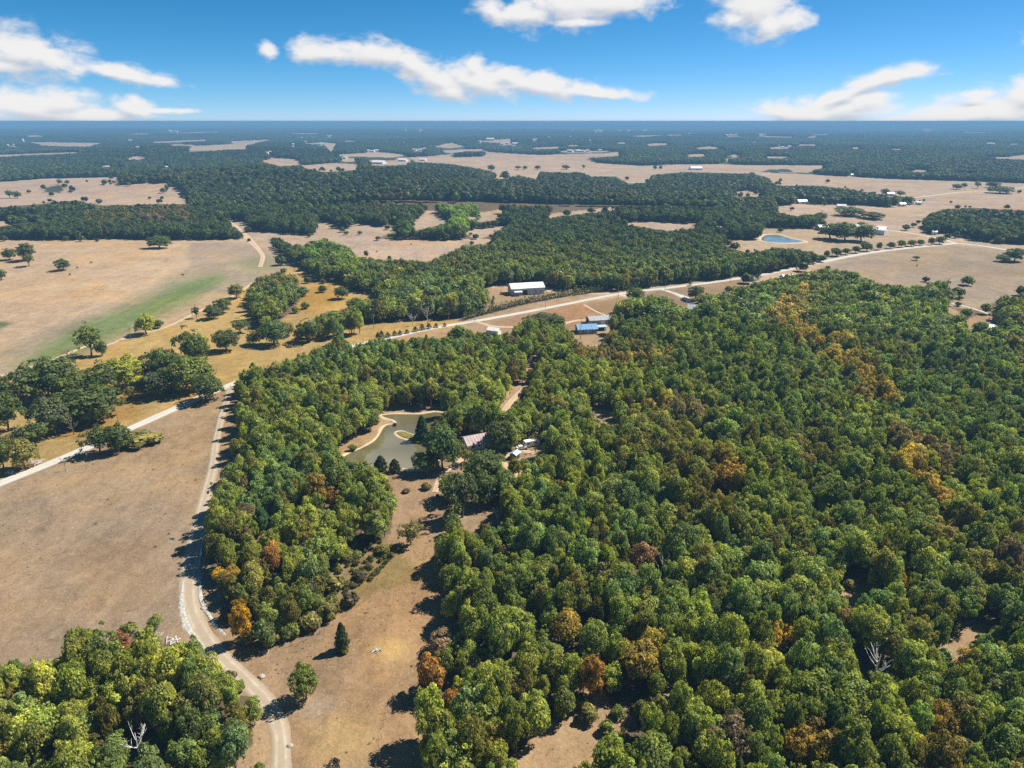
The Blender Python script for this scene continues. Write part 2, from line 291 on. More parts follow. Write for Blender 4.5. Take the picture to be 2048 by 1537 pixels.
# ------------------------------------------------------------------ materials
def new_mat(name):
    m = bpy.data.materials.new(name); m.use_nodes = True; k = NT(m.node_tree)
    b = m.node_tree.nodes['Principled BSDF']; b.inputs['Specular IOR Level'].default_value = 0.2
    return m, k, b
def plain(name, col, rough=0.7, spec=0.3, metal=0.0, var=0.12, scale=0.6):
    m, k, b = new_mat(name); geo = k.add('ShaderNodeTexCoord')
    n = k.noise(geo.outputs['Object'], scale, 4, 0.6)
    c = k.mix(k.smooth(n, 0.3, 0.7), tuple(x * (1 - var) for x in col), tuple(min(1, x * (1 + var)) for x in col))
    k.put(b.inputs['Base Color'], c); b.inputs['Roughness'].default_value = rough; b.inputs['Specular IOR Level'].default_value = spec; b.inputs['Metallic'].default_value = metal
    return m
# ground: colour of each field is carried by the sheet, relief and dry grass grain by the material
def ground_material():
    m, k, b = new_mat('dry_ground'); b.inputs['Roughness'].default_value = 0.95; b.inputs['Specular IOR Level'].default_value = 0.05
    g = k.add('ShaderNodeNewGeometry'); P = g.outputs['Position']
    at_ = k.add('ShaderNodeAttribute', attribute_name='cover'); base = at_.outputs['Color']
    d = k.add('ShaderNodeAttribute', attribute_name='grain').outputs['Fac']
    n1 = k.noise(P, 0.03, 5, 0.62, 0.6); n2 = k.noise(P, 0.22, 5, 0.65, 0.9); n3 = k.noise(P, 1.3, 4, 0.7, 1.2); n4 = k.noise(P, 0.006, 3, 0.5, 0.2)
    v = k.math('ADD', k.math('MULTIPLY', k.math('SUBTRACT', n1, 0.5), 0.80), k.math('MULTIPLY', k.math('SUBTRACT', n2, 0.5), 0.95))
    v = k.math('ADD', v, k.math('MULTIPLY', k.math('MULTIPLY', k.math('SUBTRACT', n3, 0.5), 1.15), d))
    v = k.math('ADD', v, k.math('MULTIPLY', k.math('SUBTRACT', n4, 0.5), 0.5))
    sm = k.add('ShaderNodeMapping'); k.l.new(P, sm.inputs[0]); sm.inputs[2].default_value = (0, 0, math.radians(35)); sm.inputs[3].default_value = (1, 0.22, 1)
    n6 = k.noise(sm.outputs[0], 0.16, 5, 0.7, 0.6)
    v = k.math('ADD', v, k.math('MULTIPLY', k.math('SUBTRACT', n6, 0.5), k.math('ADD', 0.25, k.math('MULTIPLY', d, 0.55))))
    v = k.math('ADD', v, 1.0)
    vv = k.add('ShaderNodeCombineXYZ'); [k.l.new(v, vv.inputs[i]) for i in range(3)]
    c = k.mix(1.0, base, vv.outputs[0], 'MULTIPLY')
    fu = k.add('ShaderNodeAttribute', attribute_name='furrow').outputs['Fac']
    fm = k.add('ShaderNodeMapping'); k.l.new(P, fm.inputs[0]); fm.inputs[2].default_value = (0, 0, math.radians(-24)); fm.inputs[3].default_value = (1, 0.02, 1)
    fs = k.noise(fm.outputs[0], 0.30, 3, 0.7, 0.0)
    c = k.mix(k.math('MULTIPLY', k.smooth(fs, 0.42, 0.58), k.math('MULTIPLY', fu, 0.55)), c, (0.24, 0.185, 0.135))
    # straw and bare soil flecks
    fl = k.noise(P, 0.75, 5, 0.75, 2.2)
    c = k.mix(k.math('MULTIPLY', k.smooth(fl, 0.58, 0.68), k.math('MULTIPLY', d, 0.75)), c, (0.44, 0.36, 0.27))
    fd = k.noise(P, 0.55, 6, 0.75, 1.6)
    c = k.mix(k.math('MULTIPLY', k.smooth(fd, 0.60, 0.72), k.math('MULTIPLY', d, 0.5)), c, (0.10, 0.074, 0.048))
    warm = k.mix(k.smooth(k.noise(P, 0.013, 4, 0.6, 0.8), 0.42, 0.66), (0.93, 0.97, 1.05), (1.05, 1.0, 0.88))
    c = k.mix(1.0, c, warm, 'MULTIPLY')
    k.put(b.inputs['Base Color'], c)
    bp = k.add('ShaderNodeBump'); bp.inputs['Strength'].default_value = 0.5; bp.inputs['Distance'].default_value = 0.35
    k.l.new(k.math('ADD', n3, k.math('MULTIPLY', fd, 1.2)), bp.inputs['Height']); k.l.new(bp.outputs[0], b.inputs['Normal'])
    return m
M_GROUND = ground_material()
def leaf_material(name, source, spread=0.5):
    m = bpy.data.materials.new(name); m.use_nodes = True; k = NT(m.node_tree); k.n.clear()
    if source == 'object': c = k.add('ShaderNodeObjectInfo').outputs['Color']
    else: c = k.add('ShaderNodeAttribute', attribute_name='tint', attribute_type='INSTANCER').outputs['Color']
    g = k.add('ShaderNodeNewGeometry'); r = g.outputs['Random Per Island']
    v = k.add('ShaderNodeMapRange'); k.l.new(r, v.inputs[0]); v.inputs[3].default_value = 1 - spread; v.inputs[4].default_value = 1 + spread
    tw = k.add('ShaderNodeAttribute', attribute_name='clump')          # per-clump or per-crown tone
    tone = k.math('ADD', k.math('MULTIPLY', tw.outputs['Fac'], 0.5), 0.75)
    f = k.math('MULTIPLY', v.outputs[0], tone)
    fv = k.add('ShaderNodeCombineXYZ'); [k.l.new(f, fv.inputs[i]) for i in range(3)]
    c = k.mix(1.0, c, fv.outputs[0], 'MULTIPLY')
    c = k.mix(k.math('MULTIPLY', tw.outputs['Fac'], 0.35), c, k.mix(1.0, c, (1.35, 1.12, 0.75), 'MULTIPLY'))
    p = k.add('ShaderNodeBsdfPrincipled'); k.put(p.inputs['Base Color'], c); p.inputs['Roughness'].default_value = 0.55; p.inputs['Specular IOR Level'].default_value = 0.22
    t = k.add('ShaderNodeBsdfTranslucent'); k.put(t.inputs[0], k.mix(1.0, c, (1.15, 1.25, 0.6), 'MULTIPLY'))
    mx = k.add('ShaderNodeMixShader'); mx.inputs[0].default_value = 0.44; k.l.new(p.outputs[0], mx.inputs[1]); k.l.new(t.outputs[0], mx.inputs[2])
    o = k.add('ShaderNodeOutputMaterial'); k.l.new(mx.outputs[0], o.inputs[0]); return m
M_LEAF = leaf_material('leaf_object', 'object'); M_LEAF_I = leaf_material('leaf_wood', 'instancer')
M_BARK = plain('bark', (0.13, 0.10, 0.075), 0.9, 0.1, 0, 0.3, 2.0)
M_DEADWOOD = plain('weathered_wood', (0.52, 0.50, 0.47), 0.85, 0.1, 0, 0.2, 2.0)
M_DEADBROWN = plain('bare_twigs', (0.22, 0.18, 0.145), 0.9, 0.1, 0, 0.2, 2.0)

# ------------------------------------------------------------------ ground cover map
COVER = [  # (colour, soft edge px, polygon) painted in order, over the default
 ((0.46,0.345,0.245), 6, [(-900,478),(520,478),(545,500),(600,545),(470,590),(300,665),(0,760),(-900,980)]),                      # hay field on the left slope
 ((0.36,0.285,0.225), 10, [(385,487),(485,487),(530,500),(590,540),(520,560),(430,555),(385,540),(370,515)]),                   # worked ground
 ((0.345,0.285,0.21), 14, [(-900,900),(-100,745),(90,660),(230,610),(340,545),(450,520),(560,520),(590,545),(470,588),(300,662),(100,735),(0,760),(-900,960)]), # low strip
 ((0.155,0.215,0.080), 22, [(15,738),(150,650),(260,612),(350,567),(455,543),(450,563),(385,600),(270,655),(190,697),(70,738)]),              # green streak
 ((0.22,0.24,0.125), 22, [(480,520),(540,510),(560,530),(500,545)]), ((0.12,0.16,0.08), 5, [(-60,640),(30,645),(0,660),(-60,680)]),
 ((0.405,0.29,0.12), 8, [(-900,1000),(0,758),(100,733),(200,703),(300,663),(380,640),(470,590),(590,530),(640,540),(700,560),(760,600),(700,625),(920,640),(915,650),(750,682),(500,760),(400,795),(250,865),(0,968),(-900,1300)]),       # yellow pasture
 ((0.36,0.225,0.06), 22, [(590,575),(650,565),(690,590),(660,610),(600,630)]), ((0.33,0.205,0.065), 18, [(100,800),(260,785),(280,830),(150,880),(90,870)]),
 ((0.310,0.238,0.176), 6, [(-900,1300),(0,968),(250,866),(400,800),(440,785),(462,790),(445,830),(432,890),(425,940),(400,1040),(370,1180),(360,1250),(320,1330),(150,1330),(-900,1420)]), # brown pasture beside lane
 ((0.33,0.245,0.165), 30, [(-60,1060),(40,1090),(30,1150),(-80,1200)]), ((0.295,0.215,0.145), 40, [(150,1100),(330,1060),(340,1200),(180,1240)]), ((0.34,0.255,0.175), 40, [(80,960),(300,900),(380,950),(150,1040)]),
 ((0.325,0.225,0.145), 6, [(400,1240),(520,1290),(640,1260),(720,1150),(760,1060),(770,950),(900,930),(940,960),(880,1060),(870,1150),(910,1290),(840,1330),(820,1420),(850,1560),(880,1900),(500,1900),(560,1537),(540,1400)]), # south clearing
 ((0.42,0.31,0.16), 26, [(735,1290),(790,1272),(820,1295),(800,1325),(745,1318)]), ((0.40,0.29,0.155), 45, [(620,1440),(700,1420),(740,1470),(700,1537),(620,1537)]), ((0.36,0.24,0.155), 26, [(790,1020),(850,1010),(850,1040),(800,1050)]), ((0.38,0.31,0.25), 26, [(600,1420),(650,1390),(660,1410),(615,1440)]),
 ((0.24,0.185,0.095), 12, [(690,1125),(720,1080),(760,1070),(850,1160),(740,1185),(640,1250),(540,1300),(500,1290),(640,1230)]),  # scrub below the wood
 ((0.33,0.205,0.13), 5, [(955,662),(1000,640),(1240,594),(1300,600),(1230,640),(1180,660),(1060,660)]),                           # lawn by the blue house
 ((0.255,0.18,0.125), 4, [(1170,612),(1240,596),(1245,640),(1215,645)]), ((0.29,0.205,0.14), 5, [(1250,592),(1500,555),(1480,580),(1400,600),(1390,620),(1350,610)]),
 ((0.35,0.255,0.17), 8, [(960,575),(1120,575),(1230,583),(925,640),(960,620)]),                                                   # barn yard
 ((0.33,0.265,0.21), 8, [(1620,545),(1700,512),(1905,490),(2048,500),(2600,520),(2600,600),(2048,600),(1900,620)]),              # field right of the road
 ((0.36,0.285,0.215), 20, [(1760,500),(1900,492),(1900,530),(1780,540)]),
 ((0.40,0.315,0.235), 8, [(1440,478),(1526,455),(1660,440),(1860,470),(1905,487),(1700,510),(1650,525),(1500,505)]),
]
def cover_colour(px, py, woods):
    n = px.size; col = np.empty((n, 3)); col[:] = (0.43, 0.335, 0.275); col[py > 600] = (0.36, 0.26, 0.175)
    for c, soft, poly in COVER:
        P = np.asarray(poly, float)
        m = (px > P[:, 0].min() - soft) & (px < P[:, 0].max() + soft) & (py > P[:, 1].min() - soft) & (py < P[:, 1].max() + soft)
        if not m.any(): continue
        x, y = px[m], py[m]; acc = np.zeros(x.shape)
        for kx, ky in ((0,0),(.5,.2),(-.4,.3),(.1,-.45),(-.3,-.3),(.35,-.35),(.9,.1),(-.9,-.1),(0.1,.9),(-.1,-.8)):
            acc += pip(poly, x + kx * soft, y + ky * soft * 0.6)
        a = (acc / 10)[:, None]; col[m] = col[m] * (1 - a) + np.asarray(c) * a
    return col
def build_terrain():
    th = np.concatenate([np.radians(np.linspace(-180, -56, 40)[:-1]), np.radians(np.linspace(-56, 56, 640)), np.radians(np.linspace(56, 180, 40)[1:])])
    rows = np.concatenate([np.arange(2600, 1540, -12), np.arange(1540, 520, -2.6), np.arange(520, 300, -1.3), np.arange(300, 247.5, -0.55)])
    dep = PITCH + np.arctan((rows - CY) / FPX)
    rr = CAM_H / np.tan(dep); rr = np.concatenate([[8.0, 25.0], rr[(rr > 30)], [36000.0, 42000.0]]); rr.sort()
    T, R = np.meshgrid(th, rr); X = R * np.sin(T); Y = R * np.cos(T); Z = hgt(X, Y)
    px, py, d = project(X.ravel(), Y.ravel(), Z.ravel())
    ok = d > 20; px = np.where(ok, px, -1e5); py = np.where(ok, py, 1e5)
    jx = 1.2 * np.sin(X.ravel() * 0.05) * np.minimum(1, 400 / R.ravel()); px = px + 6 * jx
    wd = in_woods(px, py); r = R.ravel()
    nr_ = r < 430
    for ox, oy in ((-14, 0), (14, 0), (0, 14), (0, -10)): wd = np.where(nr_, wd & in_woods(px + ox, py + oy), wd)
    col = cover_colour(px, py, wd)
    floor = np.array((0.12, 0.088, 0.055)); canopy = np.array((0.030, 0.052, 0.026))
    wcol = floor + (canopy - floor) * sstep(1000, 1700, r)[:, None]
    col = col * np.array((0.79, 0.735, 0.635)); col = np.where(wd[:, None], wcol, col); col[~ok] = (0.2, 0.15, 0.1)
    nr, nc = X.shape
    i = np.arange(nr * nc).reshape(nr, nc)
    F = np.stack([i[:-1, :-1], i[:-1, 1:], i[1:, 1:], i[1:, :-1]], -1).reshape(-1, 4)[:, ::-1]
    me = mesh_np('ground', np.stack([X.ravel(), Y.ravel(), Z.ravel()], 1), F, M_GROUND, True)
    ca = me.attributes.new('cover', 'FLOAT_COLOR', 'POINT'); ca.data.foreach_set('color', np.concatenate([col, np.ones((len(col), 1))], 1).astype(np.float32).ravel())
    ga = me.attributes.new('grain', 'FLOAT', 'POINT'); gr = (1 - sstep(250, 1000, r)) * np.where(wd, 0.4, 1.0) * np.where((px > 930) & (py < 660) & ~wd, 0.45, 1.0)
    ga.data.foreach_set('value', gr.astype(np.float32))
    fa = me.attributes.new('furrow', 'FLOAT', 'POINT'); fu = np.zeros(len(r))
    for poly, a in (([(385,487),(485,487),(530,500),(560,528),(500,545),(430,555),(388,540),(372,515)], 1.0), ([(0,690),(200,620),(340,555),(380,560),(300,640),(150,700),(0,760)], 0.35), ([(1250,592),(1480,558),(1460,585),(1330,600)], 0.3)): fu = np.maximum(fu, a * pip(poly, px, py))
    fa.data.foreach_set('value', fu.astype(np.float32))
    structure(link('ground', me)); return float(Z.min()), float(Z.max())
Z_RANGE = build_terrain()

# the air: far things fade to blue
def build_haze():
    m = bpy.data.materials.new('clear_blue_air'); m.use_nodes = True; k = NT(m.node_tree); k.n.clear()
    v = k.add('ShaderNodeVolumePrincipled'); v.inputs['Color'].default_value = HAZE_COL; v.inputs['Density'].default_value = HAZE_DENS; v.inputs['Anisotropy'].default_value = 0.0
    o = k.add('ShaderNodeOutputMaterial'); k.l.new(v.outputs[0], o.inputs['Volume'])
    lo, hi = Z_RANGE; b = MB(); top = max(hi, CAM_H) + 3.0; bot = lo - 1.0
    b.box((0, 0, (top + bot) / 2), (90000, 90000, top - bot)); stuff(b.build('haze', m))
build_haze()
# ------------------------------------------------------------------ roads, lane, ponds
def spline(pts, step):
    P = [Vector(p) for p in pts]; P = [P[0] * 2 - P[1]] + P + [P[-1] * 2 - P[-2]]; out = []
    for i in range(1, len(P) - 2):
        n = max(2, int((P[i+1] - P[i]).length / step))
        for j in range(n):
            t = j / n; a, b, c, d = P[i-1], P[i], P[i+1], P[i+2]
            out.append(0.5 * ((2*b) + (c - a) * t + (2*a - 5*b + 4*c - d) * t*t + (3*b - a - 3*c + d) * t**3))
    out.append(P[-2]); return out
def ribbon(name, pix, width, mat, lift=0.06, step=4.0, crown=0.08, jitter=0.25, world=False):
    pts = spline([p if world else at(*p) for p in pix], step)
    V, U = [], []; nc = 9; n = len(pts)
    ws = width if hasattr(width, '__len__') else [width] * 2
    for i, p in enumerate(pts):
        t = (pts[min(i+1, n-1)] - pts[max(i-1, 0)]); t.z = 0; t.normalize(); s = Vector((t.y, -t.x, 0))
        wd = np.interp(i / (n - 1), np.linspace(0, 1, len(ws)), ws)
        for k in range(nc):
            u = k / (nc - 1) * 2 - 1
            e = (random.uniform(-jitter, jitter) if abs(u) == 1 else 0)
            q = p + s * (u * wd / 2 + e); z = float(hgt(q.x, q.y)) + lift + crown * (1 - u*u) - (lift + 0.03 if abs(u) == 1 else 0)
            V.append((q.x, q.y, z)); U.append(u)
    I = np.arange(n * nc).reshape(n, nc)
    F = np.stack([I[:-1, :-1], I[:-1, 1:], I[1:, 1:], I[1:, :-1]], -1).reshape(-1, 4)
    me = mesh_np(name, V, F, mat, True)
    a = me.attributes.new('across', 'FLOAT', 'POINT'); a.data.foreach_set('value', np.asarray(U, np.float32))
    return structure(link(name, me))
def road_mat(name, edge, mid, track, tr=0.45, tw=0.18):
    m, k, b = new_mat(name); b.inputs['Roughness'].default_value = 0.95; b.inputs['Specular IOR Level'].default_value = 0.05
    P = k.add('ShaderNodeNewGeometry').outputs['Position']; u = k.add('ShaderNodeAttribute', attribute_name='across').outputs['Fac']
    n = k.noise(P, 0.9, 5, 0.7, 0.8); n2 = k.noise(P, 0.12, 4, 0.6, 0.5)
    au = k.math('ADD', k.math('ABSOLUTE', u), k.math('MULTIPLY', k.math('SUBTRACT', n2, 0.5), 0.35))
    tf = k.smooth(k.math('ABSOLUTE', k.math('SUBTRACT', au, tr)), tw, 0.02)
    c = k.mix(k.smooth(au, 0.62, 0.95), mid, edge); n5 = k.noise(P, 0.35, 4, 0.65, 1.0); c = k.mix(k.math('MULTIPLY', tf, k.smooth(n5, 0.3, 0.62)), c, track)
    c = k.mix(k.math('MULTIPLY', k.smooth(n, 0.58, 0.72), 0.35), c, (0.20, 0.16, 0.11))
    v = k.math('ADD', k.math('MULTIPLY', k.math('SUBTRACT', n, 0.5), 0.5), k.math('ADD', 1.0, k.math('MULTIPLY', k.math('SUBTRACT', n2, 0.5), 0.35)))
    vv = k.add('ShaderNodeCombineXYZ'); [k.l.new(v, vv.inputs[i]) for i in range(3)]
    k.put(b.inputs['Base Color'], k.mix(1.0, c, vv.outputs[0], 'MULTIPLY'))
    return m
M_GRAVEL = road_mat('white_gravel', (0.36,0.325,0.27), (0.45,0.43,0.39), (0.54,0.52,0.485))
M_LANE = road_mat('tan_gravel', (0.28,0.22,0.155), (0.34,0.275,0.205), (0.43,0.37,0.295), 0.42, 0.22)
M_DIRT = road_mat('dirt_track', (0.40,0.29,0.20), (0.42,0.31,0.215), (0.50,0.39,0.285), 0.5, 0.3)
M_ROCK = plain('limestone_gravel', (0.40, 0.385, 0.35), 0.95, 0.05, 0, 0.35, 1.6)
ribbon('gravel_road', [(-420,1130),(-150,1025),(0,967),(130,915),(250,862),(340,822),(400,795),(440,779),(475,764),(520,744),(600,722),(700,694),(800,671),(870,656),(930,646),(1000,634),(1100,615),(1240,588),(1330,577),(1440,563),(1530,549),(1600,534),(1660,521),(1740,506),(1830,495),(1912,487)], [5.6,5.6,5.4,5.2,5.2,5.6,6.5,7.5,8.0], M_GRAVEL, 0.07, 4.0)
ribbon('farm_road', [(1912,487),(1955,491),(2000,498),(2048,506),(2200,530),(2500,570)], 6.5, M_GRAVEL, 0.09, 6)
ribbon('farm_road', [(1912,487),(1880,478),(1820,467),(1760,459),(1705,455),(1690,457)], 5.0, M_GRAVEL, 0.09, 6)
ribbon('farm_road', [(1885,478),(1920,472),(1960,463),(2010,455),(2048,450)], 4.5, M_GRAVEL, 0.09, 6)
ribbon('farm_road', [(1826,396),(1870,391),(1930,384),(1990,382),(2048,376),(2200,366)], 6.0, M_GRAVEL, 0.12, 8)
ribbon('farm_road', [(1560,410),(1610,409),(1680,411),(1740,415),(1830,411)], 5.0, M_DIRT, 0.12, 8)
ribbon('dirt_lane', [(462,772),(456,795),(445,828),(437,860),(431,890),(426,935),(418,968),(408,1005),(396,1060),(385,1110),(378,1160),(378,1195),(390,1240),(416,1285),(452,1325),(495,1365),(530,1402),(553,1440),(562,1480),(562,1520),(560,1580),(556,1700),(550,1900)], [3.6,3.4,3.2,3.6,4.4,5.4,5.6,5.0,4.4,4.2,4.0], M_LANE, 0.06, 2.0)
def verge(pix, width):
    o = ribbon('gravel_verge', pix, width, M_ROCK, 0.05, 1.5, 0.12, 0.35); return o
verge([(366,1165),(364,1200),(368,1235),(380,1262),(400,1290),(420,1322),(440,1345)], [0.4,1.8,2.0,1.7,0.6])
verge([(398,1135),(400,1165),(402,1200),(416,1228),(432,1250),(452,1272)], [0.3,1.0,1.3,1.0,0.4])
verge([(415,1040),(407,1075),(401,1110),(398,1135)], [0.2,0.6,0.8,0.5])
ribbon('driveway', [(948,643),(960,646),(985,653),(1030,655),(1070,655),(1110,652),(1150,642),(1180,640)], 3.6, M_DIRT, 0.06, 3)
ribbon('driveway', [(1168,610),(1195,625),(1220,634)], 2.4, M_DIRT, 0.06, 3)
ribbon('driveway', [(1240,590),(1262,596),(1268,606)], 4.0, M_GRAVEL, 0.1, 3)
ribbon('driveway', [(1322,579),(1345,586),(1366,594),(1385,604)], [4.0,4.0,7.0,9.0], M_GRAVEL, 0.1, 3)
ribbon('driveway', [(1220,588),(1190,588),(1150,587),(1110,585),(1092,580)], 4.0, M_DIRT, 0.06, 3)
ribbon('driveway', [(1052,775),(1030,795),(1010,820),(1003,845),(1030,880),(1060,893),(1090,893)], 3.4, M_DIRT, 0.05, 3)
ribbon('driveway', [(1045,965),(1015,935),(1000,918),(1030,905),(1070,905)], 3.0, M_DIRT, 0.05, 3)
ribbon('farm_track', [(930,915),(900,935),(880,955),(870,985)], 2.4, M_DIRT, 0.04, 3)
ribbon('farm_track', [(0,752),(100,722),(180,690),(215,690),(262,672),(330,655),(400,622),(470,590),(520,560),(600,545),(640,540)], [3,3,3.5,3.5,3], M_DIRT, 0.06, 4)
ribbon('farm_track', [(451,440),(470,455),(492,474),(510,492),(525,512),(520,535)], [9,10,8,5,4], M_DIRT, 0.1, 6)
ribbon('farm_track', [(1903,607),(1925,612),(1960,622),(1990,632),(2040,640)], 3.0, M_GRAVEL, 0.06, 3)
ribbon('farm_track', [(1500,440),(1200,446),(1000,500)], 1.0, M_DIRT, 0.06, 8) if False else None

def smooth_closed(pts, n=6):
    P = np.array([(p.x, p.y) for p in pts]); m = len(P); out = []
    for i in range(m):
        a, b, c, d = P[i-1], P[i], P[(i+1) % m], P[(i+2) % m]
        for j in range(n):
            t = j / n; out.append(0.5 * ((2*b) + (c-a)*t + (2*a-5*b+4*c-d)*t*t + (3*b-a-3*c+d)*t**3))
    return np.array(out)
def water_mat(name, base, rough=0.03, ior=1.45):
    m, k, b = new_mat(name); b.inputs['Base Color'].default_value = (*base, 1); b.inputs['Roughness'].default_value = rough; b.inputs['IOR'].default_value = ior; b.inputs['Specular IOR Level'].default_value = 0.5
    P = k.add('ShaderNodeNewGeometry').outputs['Position']
    n = k.noise(P, 0.09, 3, 0.5); k.put(b.inputs['Base Color'], k.mix(k.smooth(n, 0.35, 0.65), tuple(x * 0.9 for x in base), tuple(x * 1.12 for x in base)))
    bp = k.add('ShaderNodeBump'); bp.inputs['Strength'].default_value = 0.05; bp.inputs['Distance'].default_value = 0.05
    k.l.new(k.noise(P, 1.6, 3, 0.6), bp.inputs['Height']); k.l.new(bp.outputs[0], b.inputs['Normal']); return m
M_MUD = plain('pale_mud_bank', (0.50, 0.385, 0.25), 0.95, 0.05, 0, 0.2, 0.8)
M_GRASSBANK = plain('bank_grass', (0.17, 0.15, 0.05), 0.95, 0.05, 0, 0.3, 0.8)
def bank_ring(name, outline, mat, inner=-0.5, outer=1.6, top=0.35, base=0.0, wob=0.35, skip=None):
    n = len(outline); V = []; prof = [(0.0, -0.15), (0.22, 0.5), (0.5, 1.0), (0.8, 0.6), (1.0, -0.1)]
    area = 0.5 * np.sum(outline[:, 0] * np.roll(outline[:, 1], -1) - outline[:, 1] * np.roll(outline[:, 0], -1)); sg = 1 if area > 0 else -1
    t = np.roll(outline, -1, 0) - np.roll(outline, 1, 0); t /= np.maximum(np.linalg.norm(t, axis=1), 1e-6)[:, None]
    nrm = np.stack([t[:, 1], -t[:, 0]], 1) * sg
    ww = outer * (1 + wob * np.sin(np.arange(n) * 0.37) * np.sin(np.arange(n) * 0.113 + 1))
    for i in range(n):
        for q, hh in prof:
            p = outline[i] + nrm[i] * (inner + q * (ww[i] - inner)); V.append((p[0], p[1], base + top * hh))
    m = len(prof); F = []
    for i in range(n):
        for k in range(m - 1): F.append((i*m+k, i*m+k+1, ((i+1) % n)*m+k+1, ((i+1) % n)*m+k))
    me = mesh_np(name, V, np.array(F), mat, True); return structure(link(name, me))
def pond(name, pix, mat, z=0.1, bank=1.8):
    pts = [at(*p) for p in pix]; out = smooth_closed(pts); zz = float(np.mean([p.z for p in pts])) + z
    bm = bpy.data.meshes.new(name); bm.from_pydata([(x, y, zz) for x, y in out], [], [tuple(range(len(out)))]); bm.update(); bm.materials.append(mat)
    structure(link(name, bm)); return out, zz
M_POND = water_mat('murky_pond_water', (0.125, 0.110, 0.055), 0.03, 2.0); M_POND2 = water_mat('blue_pond_water', (0.15, 0.20, 0.21), 0.05, 1.5)
POND_PX = [(684,918),(700,907),(722,897),(746,884),(758,870),(766,857),(776,850),(792,849),(788,842),(776,838),(762,832),(782,829),(806,829),(842,829),(872,825),(898,830),(910,842),(912,862),(902,885),(888,900),(872,920),(850,936),(824,940),(800,937),(775,934),(750,931),(722,930),(700,926)]
pond_out, PZ = pond('pond', POND_PX, M_POND)
bank_ring('pond_bank', pond_out, M_MUD, -0.5, 1.4, 0.35, 0.02, 0.55)
isl = smooth_closed([at(*p) for p in [(791,868),(797,864),(806,864),(822,870),(840,874),(862,880),(885,884),(886,890),(858,889),(838,885),(820,881),(803,876)]], 5)
def mound(name, outline, mat, zb, h):
    c = outline.mean(0); V = []; n = len(outline); rings = [(1.0, -0.05), (0.93, 0.5), (0.8, 0.85), (0.45, 1.0)]
    for s, hh in rings:
        for p in outline: q = c + (p - c) * s; V.append((q[0], q[1], zb + h * hh))
    V.append((c[0], c[1], zb + h)); F4 = [(r*n+i, r*n+(i+1) % n, (r+1)*n+(i+1) % n, (r+1)*n+i) for r in range(3) for i in range(n)]
    F3 = [(3*n+i, 3*n+(i+1) % n, 4*n) for i in range(n)]
    return structure(link(name, mesh_np(name, V, [np.array(F4), np.array(F3)], mat, True)))
mound('pond_spit', isl, M_GRASSBANK, PZ, 0.45)
bank_ring('spit_shore', isl, M_MUD, -0.7, 0.9, 0.22, PZ - 0.02, 0.2)
p2, z2 = pond('pond', [(1522,478),(1530,472),(1545,470),(1562,472),(1580,478),(1600,482),(1606,485),(1580,487),(1545,486),(1526,483)], M_POND2, 0.3)
bank_ring('pond_bank', p2, M_MUD, -1.2, 5.0, 0.9, z2 - 0.25, 0.25)
